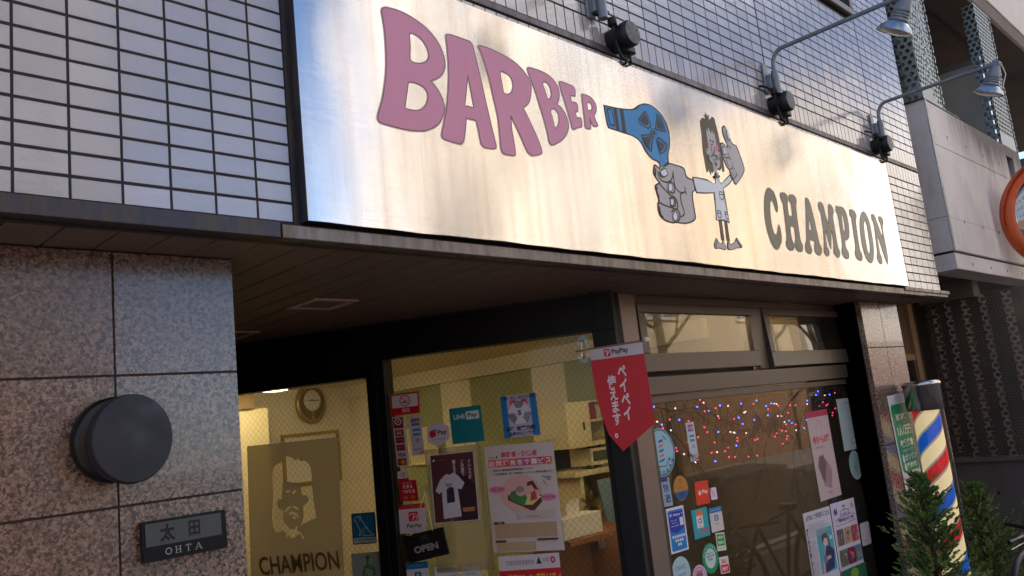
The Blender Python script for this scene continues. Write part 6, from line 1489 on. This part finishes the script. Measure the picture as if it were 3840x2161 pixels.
def framed(fr, TL, BR, w_, fm, im, name, lab, cat="picture", dep=.02):
    a_, z1_ = fr.at(*TL); c_, z0_ = fr.at(*BR)
    if c_ < a_: a_, c_ = c_, a_
    b = MB(); b.box(fr, a_, c_, z1_ - w_, z1_, 0, dep, fm, .002); b.box(fr, a_, c_, z0_, z0_ + w_, 0, dep, fm, .002); b.box(fr, a_, a_ + w_, z0_ + w_, z1_ - w_, 0, dep, fm, .002); b.box(fr, c_ - w_, c_, z0_ + w_, z1_ - w_, 0, dep, fm, .002)
    o = b.build(name); tag(o, lab, cat); b = MB(); b.box(fr, a_ + w_, c_ - w_, z0_ + w_, z1_ - w_, 0.001, 0.006, im); b.build("panel", None, o); return o
framed(FB, (1052, 1632), (1280, 1800), .03, mat("frame_gold", (168, 144, 88), .5), MATS["white_paint"], "picture_frame", "wide gilt framed picture on the wall below the clock")
b = MB(); fb2 = FY(4.6); a_, z_ = fb2.at(906, 1480); c_, z2 = fb2.at(943, 1533); b.box(fb2, a_ - .1, c_, z2, z_, 0, .05, mat("box_brown", (120, 96, 60), .6)); tag(b.build("cardboard_box"), "brown box on top of the white cabinet behind the granite pillar", "box")
b = MB(); a_, z_ = fb2.at(905, 1536); c_, z2 = fb2.at(1005, 1536); b.box(fb2, a_ - .3, c_, .1, z_, -.3, 0, MATS["cream_paint"], .004); tag(b.build("cabinet"), "tall white cabinet at the far left behind the door glass", "cabinet")
b = MB(); c_ = V(FG.off(-0.1).p(*FG.off(-0.1).at(1306, 1430))); e_ = V(FG.off(-0.1).p(*FG.off(-0.1).at(1320, 1620))); e_.x = c_.x; e_.y = c_.y; b.tube([c_, e_], .0015, 6, MATS["white_paint"]); b.tube([c_ + V((0, 0, -.10)), c_ + V((.012, 0, -.09)), c_ + V((.018, 0, -.125))], .0018, 6, MATS["white_paint"]); tag(b.build("pull_cord"), "thin white pull cord hanging behind the left door glass", "cord")
# right part of the room
FR_ = FX(3.985)
framed(FR_, (2030, 1617), (2084, 1668), .02, MATS["cream_paint"], mat("print_sepia", (190, 172, 130), .7), "picture_frame", "small framed sepia picture on the wall right of the striped hexagon poster")
framed(FR_, (1530, 1610), (1650, 1740), .015, MATS["cream_paint"], mat("notice_paper", (224, 214, 170), .7), "picture_frame", "pale framed notice on the wall behind the payment stickers")
b = MB(); q = V(FR_.p(*FR_.at(2040, 1532))); b.lathe(q + V((-.16, 0, -.08)), (0, 0, 1), [(.07, 0), (.075, .05), (.06, .12), (.02, .15)], 24, mat("shade_tan", (190, 160, 110), .7)); tag(b.build("lamp_shade"), "round tan lamp shade on the wall right of the striped hexagon poster", "lamp shade")
b = MB(); fr_ = FX(3.9); a_, z_ = fr_.at(2078, 1690); c_, z2 = fr_.at(2116, 1785); b.box(fr_, a_, c_, z2, z_, 0, .05, MATS["dark_plastic"], .004); tag(b.build("monitor"), "black monitor on the wall right of the large service poster", "monitor")
fs_ = FY(1.75); CRM = MATS["cream_paint"]
def sx(u, v): return fs_.at(u, v)
t = thing("shelf_unit", "cream shelf unit with a sliding door cupboard seen beside the pennant", "shelf", V(fs_.p(*sx(2200, 1900))))
a_, z1_ = sx(2117, 1511); c_, _ = sx(2205, 1505); _, z0_ = sx(2140, 1666)
b = MB(); b.box(fs_, a_, c_, z0_, z1_, -.3, 0, CRM, .003); b.build("cupboard_door", None, t)
x1_ = min(c_ + .42, 3.97)
b = MB(); b.box(fs_, c_, x1_, z1_ - .012, z1_, -.3, .0, CRM); b.box(fs_, a_, x1_, z0_ - .03, z0_, -.32, .01, CRM); b.box(fs_, x1_ - .02, x1_, .1, z1_, -.3, 0, CRM); b.box(fs_, c_, x1_, z0_, z1_ - .012, -.31, -.30, CRM)
zc = sx(2160, 1772)[1]; b.box(fs_, a_ + .0, x1_, zc - .03, zc, -.4, .02, CRM); b.box(fs_, a_ + .06, a_ + .09, .1, zc - .03, -.3, 0, CRM); b.box(fs_, c_, x1_, (z0_ + z1_) / 2 - .006, (z0_ + z1_) / 2 + .006, -.3, -.01, CRM)
b.box(fs_, a_, x1_, .1, z0_ - .03, -.42, -.40, mat("dark_recess", (90, 74, 50), .8)); b.build("shelves", None, t)
b = MB(); p_ = sx(2190, 1595); b.box(fs_, p_[0] - .01, p_[0] + .006, p_[1] - .03, p_[1] + .02, 0, .004, MATS["dark_plastic"]); b.build("handle", None, t)
b = MB(); a2, zt = sx(2222, 1682); b.box(fs_, a2, a2 + .24, zc + .02, zt, -.2, -.02, CRM, .004); o = b.build("television"); tag(o, "cream television with a grey green screen in the shelf unit", "television"); b2 = MB(); b2.box(fs_, a2 + .02, a2 + .22, zc + .045, zt - .02, -.02, -.016, mat("crt_screen", (84, 96, 84), .15)); b2.build("screen", None, o)
b = MB()
for k in range(3): b.box(fs_, c_ + .03 + .05 * k, c_ + .07 + .05 * k, (z0_ + z1_) / 2 + .008, (z0_ + z1_) / 2 + .13, -.25, -.05, flatm([(190, 80, 50), (150, 40, 40), (200, 190, 170)][k]))
tag(b.build("file_boxes"), "red and white file boxes on the upper shelf beside the pennant", "files")
for k, dx in enumerate((0.06, 0.17)):
    b = MB(); o_ = V(fs_.p(a_ + .18 + dx, zc)) + V((0, .05, 0)); b.lathe(o_, (0, 0, 1), [(.035, 0), (.035, .02), (.018, .03), (.022, .10), (.012, .15), (.001, .155)], 14, [MATS["dark_plastic"], mat("clipper_grey", (120, 116, 108), .4)][k]); tag(b.build("hair_clipper"), ["dark hair clipper standing on the shelf below the cupboard", "grey hair clipper standing next to the dark one"][k], "clipper")
# counter, tissues, plant
fc_ = FY(1.45)
a_, z_ = fc_.at(2190, 1990)
b = MB(); b.box(fc_, a_ - .02, a_ + .8, z_ - .035, z_, -.5, .02, MATS["wood"], .006); b.box(fc_, a_ + .04, a_ + .8, .1, z_ - .036, -.45, 0, MATS["wood"]); ct = b.build("counter"); tag(ct, "brown wooden counter inside the door behind the tissue box", "counter")
fd_ = FY(1.2); a_, z_ = fd_.at(2108, 1950); c_, z2 = fd_.at(2262, 1985)
b = MB(); b.box(fd_, a_, c_, z2 - .01, z_, -.12, 0, MATS["white_paint"], .003); t = b.build("tissue_box"); tag(t, "white tissue box with a raised tissue on the counter", "tissue box")
b = MB(); mx_ = (a_ + c_) / 2; rd = random.Random(2)
for k in range(5): b.add([fd_.p(mx_ - .05 + .015 * k, z_, -.06), fd_.p(mx_ + .01 + .012 * k, z_, -.05 - .005 * k), fd_.p(mx_ + .0 + .015 * k, z_ + .07 + rd.uniform(0, .02), -.06 + rd.uniform(-.02, .02)), fd_.p(mx_ - .06 + .02 * k, z_ + .06 + rd.uniform(0, .03), -.05)], [(0, 1, 2, 3)], MATS["white_paint"], True)
b.build("tissue", None, t)
b = MB(); b.box(fd_, mx_ - .15, c_ + .3, z2 - .04, z2 - .012, -.3, .03, MATS["wood"]); tag(b.build("ledge"), "wooden ledge under the tissue box", "ledge")
b = MB(); p_ = V(FY(1.6).p(*FY(1.6).at(2215, 1890)));
for k in range(40):
    d_ = V((rd.uniform(-1, 1), rd.uniform(-1, 1), rd.uniform(-.6, 1))).normalized() * rd.uniform(.03, .09); s_ = V((rd.uniform(-1, 1), rd.uniform(-1, 1), rd.uniform(-1, 1))).normalized() * .015
    b.add([p_ + d_ * .2, p_ + d_ * .6 + s_, p_ + d_, p_ + d_ * .6 - s_], [(0, 1, 2, 3)], mat("gold_leaf", (150, 130, 60), .4, metal=.4))
tag(b.build("gold_ornament"), "gold leafy ornament standing behind the tissue box", "ornament")
b = MB(); f_ = FY(1.5); q = [f_.at(*u) for u in ((2235, 1802), (2290, 1790), (2330, 1985), (2275, 1960))]; b.ngon(f_, [q[::-1]], 0, .01, flatm((120, 146, 160))); tag(b.build("magazine"), "blue grey magazine standing up near the door frame", "magazine")
f_ = FY(1.47).off(.028); a_, z_ = f_.at(2240, 2010)
b = MB(); b.box(f_, a_, a_ + .055, z_ - .075, z_, 0, .002, flatm((214, 206, 206))); b.box(f_, a_ + .015, a_ + .038, z_ - .03, z_ - .008, .002, .0025, flatm((200, 40, 60))); tag(b.build("price_card"), "small white card with a red logo on the front of the counter", "card")
